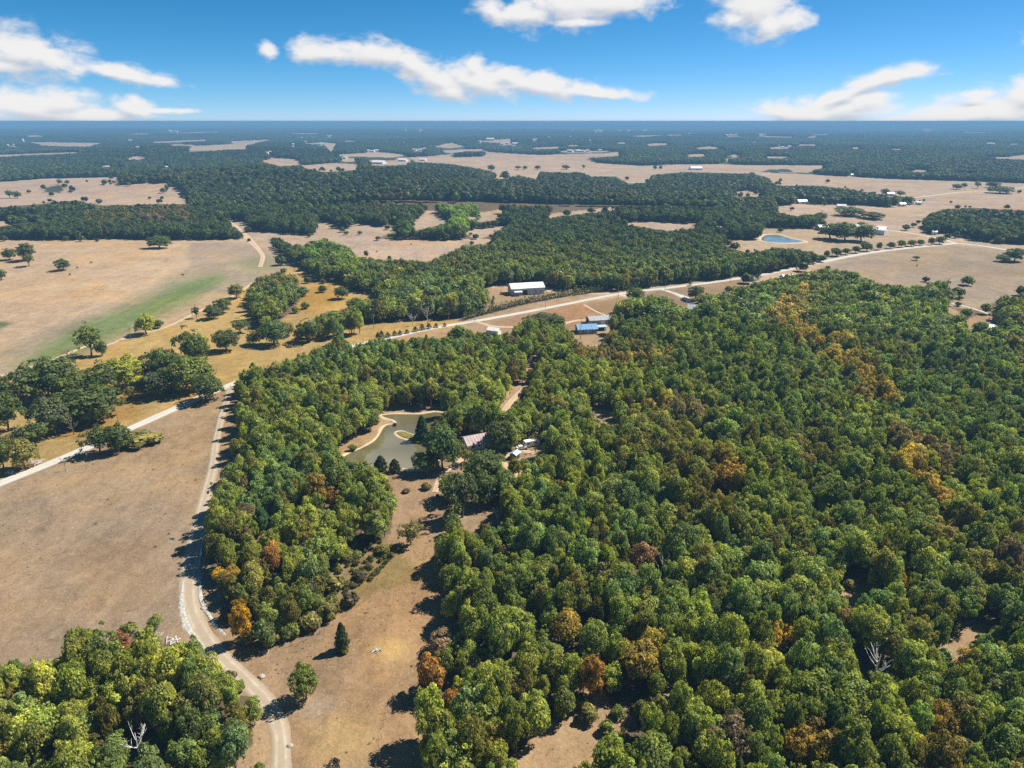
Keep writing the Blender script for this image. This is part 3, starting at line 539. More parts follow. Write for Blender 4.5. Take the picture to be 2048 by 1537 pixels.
# ------------------------------------------------------------------ trees: unit crowns (1 wide, 1 high, base at the ground)
def quads_at(C, N, size, rng, aspect=1.5):
    """leaf sprays: one bent quad at each centre, facing its normal"""
    n = len(C); r = rng.normal(size=(n, 3)); t = r - N * np.sum(r * N, 1)[:, None]; t /= np.linalg.norm(t, axis=1)[:, None]; b = np.cross(N, t)
    sx = (size * aspect * 0.5)[:, None]; sy = (size * 0.5)[:, None]
    v = np.stack([C - t*sx*0.9 - b*sy*0.35, C + b*-sy*1.0 + N*sy*0.25, C + t*sx - b*sy*0.1, C + b*sy + N*sy*0.2], 1)
    return v.reshape(-1, 3), np.arange(n * 4).reshape(n, 4)
def unit_crown(seed, clumps, leaves, leaf, zc=0.60, az_=0.40, rx=0.5, low=-0.55, cr=(0.15, 0.23), jit=0.55, core=True, top=1.0):
    rng = np.random.default_rng(seed); V, F, T = [], [], []; off = 0
    # clump centres over an uneven ellipsoid, well spread
    d = []
    while len(d) < clumps:
        c = rng.normal(size=(24, 3)); c /= np.linalg.norm(c, axis=1)[:, None]; c = c[c[:, 2] > low]
        if not len(c): continue
        if not d: d.append(c[0]); continue
        D = np.array(d); k = np.argmax([np.min(np.linalg.norm(D - q, axis=1)) for q in c]); d.append(c[k])
    d = np.array(d); lob = 1 + 0.20 * np.sin(3 * np.arctan2(d[:, 1], d[:, 0]) + seed) * (1 - abs(d[:, 2]))
    rad = rng.uniform(cr[0], cr[1], clumps); rr = rng.uniform(0.86, 1.06, clumps) * lob
    cen = d * rr[:, None] * (np.array([rx, rx, az_]) - 0.62 * rad[:, None]); cen[:, 2] *= np.where(d[:, 2] > 0, top, 1); cen[:, 2] += zc
    per = leaves // clumps; tone = rng.uniform(0, 1, clumps)
    for i in range(clumps):
        q = rng.normal(size=(per * 3, 3)); q /= np.linalg.norm(q, axis=1)[:, None]
        out = d[i] * 0.9 + np.array([0, 0, 0.55]); q = q[(q @ out) > -0.25][:per]
        C = cen[i] + q * rad[i] * rng.uniform(0.72, 1.12, len(q))[:, None] * np.array([1, 1, 0.82])
        N = q * 0.9 + d[i] * 0.35 + rng.normal(size=q.shape) * jit * 0.6 + np.array([0, 0, 0.15]); N /= np.linalg.norm(N, axis=1)[:, None]
        v, f = quads_at(C, N, leaf * rng.uniform(0.6, 1.35, len(q)), rng); V.append(v); F.append(f + off); off += len(v)
        T.append(np.full(len(v), np.clip(tone[i] + 0.25 * d[i][2] * 0, 0, 1)))
    if core:      # inner foliage that closes the crown
        m = max(16, leaves // 7); q = rng.normal(size=(m, 3)); q /= np.linalg.norm(q, axis=1)[:, None]
        C = q * np.array([rx, rx, az_]) * rng.uniform(0.35, 0.68, m)[:, None]; C[:, 2] += zc
        N = q + rng.normal(size=q.shape) * 0.35; N /= np.linalg.norm(N, axis=1)[:, None]
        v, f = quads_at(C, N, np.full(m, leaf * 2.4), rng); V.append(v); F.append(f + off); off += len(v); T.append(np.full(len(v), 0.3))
    return np.concatenate(V), np.concatenate(F), np.concatenate(T)
def bough_crown(seed, boughs, leaves, leaf, zc=0.58, hz=0.42, rx=0.5, low=-0.5, br=(0.12, 0.21), rag=0.22, sprigs=14, lean=0.06):
    """a ragged crown: domed boughs of unequal reach, loose sprigs beyond them and shaded foliage within"""
    rng = np.random.default_rng(seed); V, F, T = [], [], []; off = 0; d = []
    while len(d) < boughs + sprigs:
        c = rng.normal(size=(14, 3)); c /= np.linalg.norm(c, axis=1)[:, None]; c = c[c[:, 2] > low]
        if not len(c): continue
        if not d: d.append(c[0]); continue
        D = np.array(d[max(0, len(d) - boughs):]); d.append(c[np.argmax([np.min(np.linalg.norm(D - q, axis=1)) for q in c])])
    d = np.array(d); ph = rng.uniform(0, 6.28, 3); az = np.arctan2(d[:, 1], d[:, 0])
    shape = 1 + 0.17 * np.sin(2 * az + ph[0]) + 0.12 * np.sin(3 * az + ph[1]) + 0.10 * np.sin(5 * d[:, 2] + ph[2]); off_ = rng.normal(size=2) * lean
    per = int(leaves * 0.86 / (boughs + sprigs * 0.22))
    for i in range(boughs + sprigs):
        sp = i >= boughs; rad = rng.uniform(*br) * (0.48 if sp else 1.0); reach = rng.uniform(1 - rag, 1 + rag * 0.45) * shape[i] * (1.06 if sp else 1.0)
        cen = d[i] * reach * (np.array([rx, rx, hz]) - 0.7 * rad); cen[2] += zc; cen[:2] += off_ * d[i][2]
        n = max(6, int(per * (0.22 if sp else 1.0) * rng.uniform(0.8, 1.2)))
        q = rng.normal(size=(n * 3, 3)); q /= np.linalg.norm(q, axis=1)[:, None]; up = d[i] * 0.6 + np.array([0, 0, 0.75]); q = q[(q @ up) > -0.15][:n]
        C = cen + q * rad * rng.uniform(0.55, 1.25, len(q))[:, None] ** 0.8 * np.array([1.1, 1.1, 0.72])
        N = q * 0.75 + d[i] * 0.25 + np.array([0, 0, 0.35]) + rng.normal(size=q.shape) * 0.42; N /= np.linalg.norm(N, axis=1)[:, None]
        v, f = quads_at(C, N, leaf * rng.uniform(0.55, 1.45, len(q)), rng, 1.7); V.append(v); F.append(f + off); off += len(v); T.append(np.full(len(v), rng.uniform(0, 1)))
    m = leaves // 7; q = rng.normal(size=(m, 3)); q /= np.linalg.norm(q, axis=1)[:, None]; C = q * np.array([rx, rx, hz]) * rng.uniform(0.2, 0.62, m)[:, None]; C[:, 2] += zc - 0.04
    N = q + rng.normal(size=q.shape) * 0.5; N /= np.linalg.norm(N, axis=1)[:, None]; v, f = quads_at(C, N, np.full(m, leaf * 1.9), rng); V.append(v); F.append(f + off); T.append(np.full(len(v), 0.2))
    return np.concatenate(V), np.concatenate(F), np.concatenate(T)
def leaf_mesh(name, vft, mat):
    me = mesh_np(name, vft[0], vft[1], mat); a = me.attributes.new('clump', 'FLOAT', 'POINT'); a.data.foreach_set('value', vft[2].astype(np.float32)); return me
def unit_trunk(seed, zfork=0.38, r=0.034, limbs=4, spread=0.3, top=0.75):
    rng = random.Random(seed); m = MB(); bend = rng.uniform(-.03, .03)
    m.tube([(0, 0, -0.04), (0, 0, 0.02), (bend, 0.01, zfork * 0.6), (bend * 1.5, 0, zfork), (bend * 2, 0.01, top)], [r * 1.5, r * 1.15, r * 0.95, r * 0.8, r * 0.25], 7)
    for i in range(limbs):
        a = 2 * math.pi * (i + rng.uniform(-.25, .25)) / limbs; z = zfork * rng.uniform(0.75, 1.25); s = spread * rng.uniform(0.75, 1.1)
        m.tube([(bend * 1.4, 0, z), (math.cos(a) * s * .5, math.sin(a) * s * .5, z + 0.12), (math.cos(a) * s, math.sin(a) * s, z + rng.uniform(.22, .34))], [r * .55, r * .4, r * .14], 5)
    return m
NEAR = [leaf_mesh('tree_crown', bough_crown(100 + i, *p), M_LEAF) for i, p in enumerate([
    (20, 3565, 0.047), (16, 3410, 0.050, 0.60, 0.42, 0.5, -0.45, (0.15, 0.24)), (25, 3720, 0.042, 0.57, 0.45, 0.47, -0.6, (0.10, 0.18), 0.26), (18, 3255, 0.047, 0.60, 0.42, 0.52, -0.4), (14, 3100, 0.051, 0.58, 0.44, 0.5, -0.5, (0.16, 0.26), 0.3),
    (23, 3875, 0.042, 0.56, 0.46, 0.45, -0.6, (0.12, 0.19), 0.18), (21, 3410, 0.045, 0.62, 0.40, 0.54, -0.35, (0.12, 0.2), 0.28, 18), (15, 2015, 0.044, 0.60, 0.42, 0.48, -0.5, (0.10, 0.17), 0.34, 16), (19, 3410, 0.047, 0.6, 0.44, 0.42, -0.7, (0.12, 0.19), 0.2), (17, 2790, 0.045, 0.60, 0.42, 0.5, -0.5, (0.13, 0.2), 0.32, 20)])]
PAST = [leaf_mesh('tree_crown', bough_crown(150 + i, *p), M_LEAF) for i, p in enumerate([
    (22, 3400, 0.046, 0.55, 0.44, 0.5, -0.7, (0.13, 0.21), 0.2), (17, 3300, 0.048, 0.56, 0.43, 0.5, -0.65, (0.15, 0.24), 0.22), (26, 3500, 0.042, 0.54, 0.45, 0.48, -0.75, (0.11, 0.18), 0.2), (14, 1500, 0.046, 0.60, 0.40, 0.46, -0.5, (0.10, 0.17), 0.3)])]
TRUNK = [unit_trunk(i).mesh('tree_trunk', M_BARK, True) for i in range(4)]
PTRUNK = [unit_trunk(20 + i, 0.24, 0.034, 5, 0.34, 0.72).mesh('tree_trunk', M_BARK, True) for i in range(3)]
MID = [leaf_mesh('wood_crown', bough_crown(200 + i, 11, 480, 0.105, 0.56, 0.44, 0.5, -0.5, (0.16, 0.26), 0.22, 8), M_LEAF_I) for i in range(5)]
LOW = [leaf_mesh('far_crown', unit_crown(230 + i, 8, 110, 0.21, 0.55, 0.45, 0.5, -0.4, (0.22, 0.30), 0.4), M_LEAF_I) for i in range(4)]
def clump_tile(seed, size, spacing, lo=0.75, hi=1.25):
    """a patch of woodland: many far crowns in one mesh"""
    rng = np.random.default_rng(seed); V, F, T = [], [], []; off = 0; n = int(size / spacing)
    lib = [(np.empty(len(m.vertices) * 3), m) for m in LOW]
    for a, m in lib: m.vertices.foreach_get('co', a)
    lib = [(a.reshape(-1, 3), np.arange(len(a) // 3).reshape(-1, 4)) for a, m in lib]
    for i in range(n):
        for j in range(n):
            v, f = lib[rng.integers(len(lib))]; c, s = math.cos(q := rng.uniform(0, 6.28)), math.sin(q); wd = spacing * rng.uniform(1.05, 1.6); h = rng.uniform(lo, hi) * 12.5
            x = (i + .5 + rng.uniform(-.35, .35)) * spacing - size / 2; y = (j + .5 + rng.uniform(-.35, .35)) * spacing - size / 2
            vv = np.stack([(v[:, 0] * c - v[:, 1] * s) * wd + x, (v[:, 0] * s + v[:, 1] * c) * wd + y, v[:, 2] * h], 1)
            V.append(vv); F.append(f + off); off += len(vv); T.append(np.full(len(vv), rng.uniform(0, 1)))
    return leaf_mesh('wood_patch', (np.concatenate(V), np.concatenate(F), np.concatenate(T)), M_LEAF_I)
TILE64 = [clump_tile(300 + i, 64, 9.1) for i in range(3)]
TILE32 = [clump_tile(320 + i, 32, 9.1) for i in range(3)]

def shrub_unit(seed, n=380):
    return unit_crown(seed, 9, n, 0.15, 0.42, 0.46, 0.5, -0.2, (0.2, 0.3), 0.6)
SHRUB = [leaf_mesh('shrub_foliage', shrub_unit(400 + i), M_LEAF) for i in range(3)]
def cedar_unit(seed, n=1100):
    rng = np.random.default_rng(seed); z = rng.uniform(0.04, 1, n) ** 0.85; a = rng.uniform(0, 6.28, n)
    R = 0.5 * np.clip((1 - z) ** 0.55, 0.05, 1) * np.minimum(1, 0.5 + z * 2.2) * (1 + 0.16 * np.sin(a * 5 + z * 21 + seed) + 0.1 * np.sin(a * 3 - z * 33)) * rng.uniform(0.72, 1.05, n)
    C = np.stack([R * np.cos(a), R * np.sin(a), z], 1); N = np.stack([np.cos(a), np.sin(a), np.full(n, 0.45)], 1) + rng.normal(size=(n, 3)) * 0.3; N /= np.linalg.norm(N, axis=1)[:, None]
    v, f = quads_at(C, N, rng.uniform(0.06, 0.13, n), rng, 1.7); return v, f, np.repeat(rng.uniform(0.1, 0.9, n), 4)
CEDAR = [leaf_mesh('cedar_foliage', cedar_unit(500 + i), M_LEAF) for i in range(3)]
CEDAR_LOW = [leaf_mesh('cedar_foliage', cedar_unit(520 + i, 260), M_LEAF) for i in range(2)]

# ------------------------------------------------------------------ colours of the woods over the map
G_LIME = np.array((0.350, 0.375, 0.075)); G_MID = np.array((0.290, 0.335, 0.068)); G_TEAL = np.array((0.210, 0.295, 0.110)); G_DARK = np.array((0.155, 0.212, 0.062))
OLIVE = np.array((0.26, 0.235, 0.060)); GOLD = np.array((0.50, 0.375, 0.085)); ORANGE = np.array((0.44, 0.24, 0.06)); BROWN = np.array((0.31, 0.235, 0.125)); BRIGHT = np.array((0.24, 0.34, 0.060))
GOLDBANDS = [([(1614,595),(1573,643),(1614,676),(1668,705),(1720,742),(1760,790)], 26, GOLD, 0.8), ([(1821,933),(1862,974),(1883,1015),(1900,1060)], 24, GOLD, 0.85), ([(1448,930),(1465,957),(1440,990)], 24, GOLD, 0.85),
  ([(1790,880),(1830,895),(1885,912)], 24, BROWN, 0.85), ([(1150,690),(1190,700),(1240,715),(1330,725)], 24, (GOLD + BROWN) / 2, 0.65), ([(1340,815),(1425,832)], 18, BROWN, 0.75), ([(1330,818),(1300,812)], 14, GOLD, 0.6), ([(1220,655),(1230,700),(1290,690)], 28, OLIVE * 0.75 + BROWN * 0.3, 0.75),
  ([(1300,880),(1400,940),(1420,1040)], 45, OLIVE, 0.6), ([(1560,870),(1650,905)], 30, OLIVE, 0.55), ([(1640,620),(1700,690),(1760,740)], 60, OLIVE, 0.4), ([(1100,1230),(1160,1260)], 26, GOLD * 0.7, 0.55), ([(1260,1310),(1300,1320)], 26, GOLD * 0.75, 0.7), ([(1555,1275),(1590,1280)], 13, GOLD * 1.1, 0.9),
  ([(1170,1350),(1180,1375)], 16, ORANGE * 0.9, 0.8), ([(1278,1105),(1285,1120)], 16, BROWN * np.array((1.5, .9, 1.1)), 0.85), ([(1880,1060),(1960,1150)], 40, OLIVE, 0.6), ([(1880,1440),(1860,1500)], 30, GOLD * 0.6, 0.6), ([(1590,1480),(1610,1500)], 24, GOLD * 0.6, 0.7), ([(1840,1250),(1920,1200)], 40, OLIVE, 0.5),
  ([(440,1148),(446,1160)], 8, GOLD * 1.5, 1.0), ([(470,1140),(520,1150)], 18, OLIVE * 1.2, 0.7), ([(540,1115),(555,1145)], 14, ORANGE * 0.8, 0.9), ([(485,1220),(492,1260)], 12, np.array((0.50, 0.30, 0.02)), 1.0), ([(650,985),(668,990)], 14, ORANGE * 0.7, 0.8), ([(500,975),(505,985)], 12, BROWN, 0.8), ([(425,1070),(440,1085)], 12, BROWN, 0.7), ([(520,1190),(640,1240)], 30, OLIVE, 0.6), ([(420,1090),(430,1120)], 14, OLIVE, 0.8),
  ([(240,1290),(255,1310)], 14, BROWN * 1.3, 1.0), ([(850,1330),(870,1365)], 15, ORANGE * 0.95, 0.9), ([(905,1395),(915,1420)], 12, ORANGE * 0.8, 0.9), ([(880,1290),(900,1280)], 12, BROWN * 1.4, 0.8), ([(15,1500),(20,1537)], 18, ORANGE * 0.8, 0.8), ([(960,1470),(990,1490)], 20, GOLD * 0.7, 0.7), ([(320,1420),(420,1400)], 40, OLIVE, 0.55),
  ([(900,410),(940,420),(920,440)], 26, BRIGHT, 0.9), ([(870,450),(800,460)], 20, BRIGHT * 0.8, 0.6), ([(640,505),(680,500),(700,530)], 28, BRIGHT * 0.85, 0.75), ([(300,430),(360,432)], 20, BROWN * 0.8, 0.6), ([(180,440),(250,435)], 16, OLIVE * 0.7, 0.6), ([(760,400),(800,390)], 24, BROWN * 0.6, 0.6), ([(900,528),(930,535)], 12, OLIVE, 0.5), ([(1400,560),(1440,540),(1500,530)], 30, BRIGHT * 0.5, 0.4),
  ([(560,560),(590,560)], 16, OLIVE, 0.6), ([(600,740),(900,700)], 30, G_TEAL, 0.4), ([(1700,620),(1850,640),(1980,760),(2040,900)], 90, G_DARK * 1.1, 0.55), ([(1350,740),(1600,860)], 55, G_DARK * 1.1, 0.4), ([(1250,650),(1400,650),(1500,700)], 60, BRIGHT * 0.7, 0.35), ([(1050,900),(1200,960)], 70, G_MID * 1.1, 0.4), ([(560,930),(540,1000)], 40, G_TEAL * 1.1, 0.7), ([(50,1400),(200,1380),(300,1330)], 90, G_LIME, 0.55), ([(850,1450),(900,1380),(900,1200),(900,1080)], 50, G_LIME, 0.4), ([(1000,600),(880,580),(830,620)], 50, G_TEAL * 0.8, 0.5)]
def seg_dist(px, py, line):
    d = np.full(px.shape, 1e9)
    for (a, b), (c, e) in zip(line[:-1], line[1:]):
        ux, uy = c - a, e - b; L = max(ux*ux + uy*uy, 1e-6); t = np.clip(((px - a) * ux + (py - b) * uy) / L, 0, 1)
        d = np.minimum(d, np.hypot(px - a - t * ux, (py - b - t * uy) * 1.25))
    return d
def wood_tint(x, y, px, py, r, rng):
    n = len(x); nz_ = lambda s, p: 0.5 + 0.5 * np.sin(x * s + 1.7 * np.sin(y * s * .8 + p)) * np.cos(y * s * 1.1 - p + np.sin(x * s * .7))
    k = 0.55 * nz_(0.035, 1.0) + 0.45 * rng.uniform(0, 1, n); q = 0.4 * nz_(0.02, 4.0) + 0.6 * rng.uniform(0, 1, n)
    c = G_MID + (G_LIME - G_MID) * np.clip(k * 1.7 - 0.55, 0, 1)[:, None]
    c = c + (G_TEAL - c) * np.clip(q * 2.4 - 1.15, 0, 1)[:, None]; c = c + (G_DARK - c) * (np.clip(nz_(0.028, 7.0) * 1.6 - .9, 0, 1) * 0.55)[:, None]
    oth = rng.uniform(0, 1, n); c[oth < 0.10] = OLIVE * 0.85; c[oth < 0.020] = GOLD * 0.6; c[oth < 0.007] = BROWN * 0.9
    far = sstep(330, 760, r)[:, None]; c = c * (1 - far * 0.76) + np.array((0.052, 0.100, 0.050)) * far * 0.45  # foliage goes dark teal with distance: haze tone put into the tint
    for line, w_, colr, s in GOLDBANDS:
        d = seg_dist(px, py, line); a = np.clip(1.6 - 1.6 * d / (w_ * 1.5), 0, 1) * s; hit = rng.uniform(0, 1, n) < a * 1.25
        c = np.where(hit[:, None], c + (colr - c) * np.minimum(1, 0.55 + 0.45 * s), c)
    c = c * rng.uniform(0.66, 1.28, (n, 1)) * np.stack([rng.uniform(.93, 1.07, n), np.ones(n), rng.uniform(.85, 1.15, n)], 1)
    return np.clip(c, 0.008, 0.6)

# ------------------------------------------------------------------ scatter the woods
def jgrid(r0, r1, sp, half=math.radians(50), jit=0.36, seed=1):
    rng = np.random.default_rng(seed); n = int(r1 / sp) + 1
    gx, gy = np.meshgrid(np.arange(-n, n + 1), np.arange(-3, n + 1)); x = (gx + 0.5 * (gy % 2) + rng.uniform(-jit, jit, gx.shape)) * sp; y = (gy + rng.uniform(-jit, jit, gx.shape)) * sp * 0.92
    x, y = x.ravel(), y.ravel(); r = np.hypot(x, y); m = (r >= r0) & (r < r1) & (np.abs(np.arctan2(x, y)) < half) & (y > 22); return x[m], y[m]
def edge_test(x, y, h, lo=0.12, hi=0.86, wd=0.0):
    z = hgt(x, y); a = project(x, y, z + lo * h); b = project(x, y, z + hi * h); ok = in_woods(a[0], a[1]) & in_woods(b[0], b[1])
    if wd:
        for s in (-1, 1):
            c = project(x + s * wd, y, z + 0.5 * h); ok &= in_woods(c[0], c[1])
    return ok, z
def wood_points(x, y, seed, hmean, hsd, wmean):
    rng = np.random.default_rng(seed); n = len(x); h = np.clip(rng.normal(hmean, hsd, n), hmean * .55, hmean * 1.5); wdt = wmean * np.where(rng.uniform(0, 1, n) < .12, rng.uniform(1.25, 1.75, n), rng.uniform(0.72, 1.25, n)) * (h / hmean) ** .5
    ok, z = edge_test(x, y, h, 0.12, 0.88, 2.2)
    # along the edges of a wood the trees are lower: try once more with smaller trees
    h2 = np.where(ok, h, h * 0.58); w2 = np.where(ok, wdt, wdt * 0.72); ok2, _ = edge_test(x, y, h2, 0.15, 0.85, 1.2)
    ok |= ok2; x, y, z, h, wdt = x[ok], y[ok], z[ok], h2[ok], w2[ok]
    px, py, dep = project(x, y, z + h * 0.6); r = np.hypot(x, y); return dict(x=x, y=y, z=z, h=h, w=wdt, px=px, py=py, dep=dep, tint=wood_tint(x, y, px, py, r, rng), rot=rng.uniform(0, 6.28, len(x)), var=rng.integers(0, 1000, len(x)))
R_NEAR, R_MID = 430.0, 1000.0
_x, _y = jgrid(0, R_NEAR, 4.15, half=math.radians(68), seed=11); near = wood_points(_x, _y, 21, 9.4, 2.4, 4.6)
# ------------------------------------------------------------------ instanced masses (woods nobody could count)
def instancer(name, d, sources, sx, sz):
    """one object that carries a mass of like pieces; sources are unlinked template objects"""
    n = len(d['x']); me = bpy.data.meshes.new(name); me.vertices.add(n)
    me.vertices.foreach_set('co', np.stack([d['x'], d['y'], d['z']], 1).astype(np.float32).ravel())
    def attr(nm, typ, vals, key): a = me.attributes.new(nm, typ, 'POINT'); a.data.foreach_set(key, np.asarray(vals).ravel())
    attr('size', 'FLOAT_VECTOR', np.stack([sx, sx, sz], 1).astype(np.float32), 'vector')
    attr('turn', 'FLOAT_VECTOR', np.stack([np.zeros(n), np.zeros(n), d['rot']], 1).astype(np.float32), 'vector')
    attr('tint', 'FLOAT_COLOR', np.concatenate([d['tint'], np.ones((n, 1))], 1).astype(np.float32), 'color')
    attr('pick', 'INT', (d['var'] % len(sources)).astype(np.int32), 'value')
    o = link(name, me)
    g = bpy.data.node_groups.new(name, 'GeometryNodeTree'); g.interface.new_socket('Geometry', in_out='INPUT', socket_type='NodeSocketGeometry'); g.interface.new_socket('Geometry', in_out='OUTPUT', socket_type='NodeSocketGeometry')
    N, L = g.nodes, g.links; gi = N.new('NodeGroupInput'); go = N.new('NodeGroupOutput'); jn = N.new('GeometryNodeJoinGeometry')
    def named(nm, typ): q = N.new('GeometryNodeInputNamedAttribute'); q.data_type = typ; q.inputs[0].default_value = nm; return q.outputs[0]
    for i, src in enumerate(sources):
        oi = N.new('GeometryNodeObjectInfo'); oi.inputs['Object'].default_value = src; oi.inputs['As Instance'].default_value = True
        ip = N.new('GeometryNodeInstanceOnPoints'); L.new(gi.outputs[0], ip.inputs['Points'])
        cmp_ = N.new('FunctionNodeCompare'); cmp_.data_type = 'INT'; cmp_.operation = 'EQUAL'; L.new(named('pick', 'INT'), cmp_.inputs[2]); cmp_.inputs[3].default_value = i
        L.new(cmp_.outputs[0], ip.inputs['Selection']); L.new(oi.outputs['Geometry'], ip.inputs['Instance']); L.new(named('turn', 'FLOAT_VECTOR'), ip.inputs['Rotation']); L.new(named('size', 'FLOAT_VECTOR'), ip.inputs['Scale'])
        L.new(ip.outputs[0], jn.inputs[0])
    L.new(jn.outputs[0], go.inputs[0]); md = o.modifiers.new('scatter', 'NODES'); md.node_group = g
    return stuff(o)
def template(name, me): return bpy.data.objects.new(name, me)
def crown_and_trunk(crown, trunk, name):
    cv = np.empty(len(crown.vertices) * 3); crown.vertices.foreach_get('co', cv); cv = cv.reshape(-1, 3); cf = np.arange(len(cv)).reshape(-1, 4)
    tf = [tuple(p.vertices) for p in trunk.polygons if len(p.vertices) == 4]; tv = np.empty(len(trunk.vertices) * 3); trunk.vertices.foreach_get('co', tv); tv = tv.reshape(-1, 3)
    me = mesh_np(name, np.concatenate([cv, tv]), np.concatenate([cf, np.array(tf) + len(cv)]), M_LEAF_I); me.materials.append(M_BARK)
    me.polygons.foreach_set('material_index', np.concatenate([np.zeros(len(cf)), np.ones(len(tf))]).astype(np.int32))
    cl = np.empty(len(cv)); crown.attributes['clump'].data.foreach_get('value', cl); a = me.attributes.new('clump', 'FLOAT', 'POINT'); a.data.foreach_set('value', np.concatenate([cl, np.zeros(len(tv))]).astype(np.float32)); return me

# ------------------------------------------------------------------ single trees
def tree_at(kind, p, wdt, h, tint, label, cat='tree', group=None, crown=None, trunk=None, rot=None, parts=('trunk', 'crown')):
    root = bpy.data.objects.new(kind, None); COL.objects.link(root); root.empty_display_size = 0.3
    root.location = p; root.scale = (wdt, wdt, h); root.rotation_euler = (0, 0, random.uniform(0, 6.28) if rot is None else rot)
    tag(root, label, cat, group)
    if trunk is not None: link(parts[0], trunk, root)
    c = link(parts[1], crown, root); c.color = (*[float(v) for v in tint], 1.0)
    return root
def px_tree(kind, px, base, wpx, top, tint, label, crown=None, trunk=None, **kw):
    """a tree by its foot, width and top in the photograph's pixels, turned into metres where it stands"""
    p = at(px, base); _, _, dep = project(p.x, p.y, p.z); dep = float(dep); ang = math.atan2(CAM_H - p.z, math.hypot(p.x, p.y))
    h = (base - top) * dep / FPX / max(math.cos(ang), 0.3); wdt = wpx * dep / FPX
    tint = np.asarray(tint) * random.uniform(0.92, 1.08)
    return tree_at(kind, p, wdt * 1.04, h * 1.02, tint, label, crown=crown or random.choice(PAST), trunk=trunk or random.choice(PTRUNK), **kw)

COLOURS = [('golden', GOLD), ('rust-orange', ORANGE), ('brown-leaved', BROWN), ('olive', OLIVE), ('lime green', G_LIME), ('mid green', G_MID), ('blue-green', G_TEAL), ('dark green', G_DARK)]
def colour_word(t):
    def key(v): v = np.asarray(v); s = v.sum(); return np.array([v[0] / s * 2.2, v[1] / s * 2.2, v[2] / s * 2.2, math.log(s) * 0.35])
    return min(COLOURS, key=lambda c: np.linalg.norm(key(c[1]) - key(t)))[0]
MARKS = [(285, 1490, 'lower left white snag'), (1745, 1335, 'white forked snag'), (505, 1450, 'final bend of the lane'), (612, 1390, 'lone clearing tree'),
  (488, 1245, 'bright yellow lane-side tree'), (862, 1350, 'rust-orange tree'), (1178, 1365, 'orange tree'), (1150, 1475, 'bottom glade'),
  (1710, 1180, 'small bare glade'), (1940, 1280, 'bare patch far right'), (1282, 1112, 'reddish brown tree'), (1575, 1278, 'small golden tree'), (1380, 1380, 'tiny dark glade'),
  (1130, 1250, 'yellow-brown tree'), (30, 1330, 'brown left pasture'), (330, 1275, 'bleached fallen limbs'), (650, 1200, 'scrub strip'), (1880, 1440, 'low right amber tree'), (1600, 1490, 'bottom amber pair'), (868, 1180, 'narrow neck of clearing')]
ORD = ['nearest', 'second', 'third', 'fourth', 'fifth', 'sixth', 'seventh', 'eighth', 'ninth', 'tenth', 'eleventh', 'twelfth', 'thirteenth', 'fourteenth', 'fifteenth', 'sixteenth', 'seventeenth', 'eighteenth', 'nineteenth', 'twentieth']
def wood_labels(px, py, tints):
    bins = {}
    for i in range(len(px)):
        m = min(MARKS, key=lambda q: math.hypot(px[i] - q[0], (py[i] - q[1]) * 1.2)); dx, dy = px[i] - m[0], (py[i] - m[1]) * 1.2
        d = ('to the right of' if dx > 0 else 'to the left of') if abs(dx) > abs(dy) else ('below' if dy > 0 else 'above')
        bins.setdefault((colour_word(tints[i]), d, m[2]), []).append((math.hypot(dx, dy), i))
    out = [None] * len(px)
    for (c, d, m), v in bins.items():
        for k, (_, i) in enumerate(sorted(v)): out[i] = f'{ORD[min(k, 19)]} {c} tree {d} the {m}'
    return out
# trees with a place and colour of their own inside the woods
WOOD_SPECIAL = [(488, 1284, 36, 1216, (0.36,0.205,0.012), 'bright yellow narrow tree standing beside the lane'), (862, 1385, 52, 1322, (0.30,0.155,0.05), 'rust-orange tree at the edge of the clearing'), (1180, 1400, 44, 1325, (0.29,0.15,0.035), 'orange tree rising amid the green wood'),
  (906, 1432, 38, 1390, (0.27,0.13,0.03), 'small orange-brown tree below the larger rust-orange one'), (1283, 1150, 44, 1090, (0.25,0.145,0.085), 'reddish brown tree in the middle of the wood'), (1572, 1294, 40, 1252, (0.36,0.23,0.02), 'small golden tree in the wood'), (1130, 1285, 56, 1232, (0.25,0.17,0.035), 'yellow-brown tree in the wood below the clearing'),
  (1880, 1490, 60, 1425, (0.24,0.15,0.03), 'amber tree low on the right of the wood'), (1590, 1530, 56, 1470, (0.25,0.16,0.03), 'amber tree at the bottom edge, the smaller-crowned of two'), (1640, 1545, 66, 1480, (0.21,0.145,0.03), 'amber tree at the bottom edge, the broader-crowned of two'), (1280, 1370, 70, 1300, (0.21,0.15,0.035), 'broad amber tree right of the orange tree in the wood'), (545, 1160, 32, 1098, (0.25,0.125,0.045), 'rust-brown tree inside the wood strip east of the lane'),
  (442, 1166, 26, 1138, (0.42,0.25,0.02), 'small yellow-orange tree at the lane side of the wood strip'), (245, 1316, 44, 1270, (0.20,0.095,0.05), 'red-brown tree at the top of the lower left wood'), (885, 1305, 50, 1272, (0.24,0.155,0.10), 'tan withered tree where the clearing narrows'), (22, 1537, 40, 1490, (0.27,0.13,0.03), 'orange-leaved tree at the very corner of the lower left wood'),
  (527, 1070, 30, 1020, (0.055,0.105,0.05), 'blue-green tree in the wood strip, crown taller than its neighbours'), (1450, 985, 44, 930, (0.34,0.20,0.04), 'orange-gold tree midway up the large wood'), (1885, 1030, 44, 980, (0.34,0.21,0.05), 'pale gold tree at the right side of the large wood'), (655, 1000, 34, 970, (0.24,0.13,0.03), 'orange-tinged tree in the wood strip left of the clearing')]
sp_xy = []
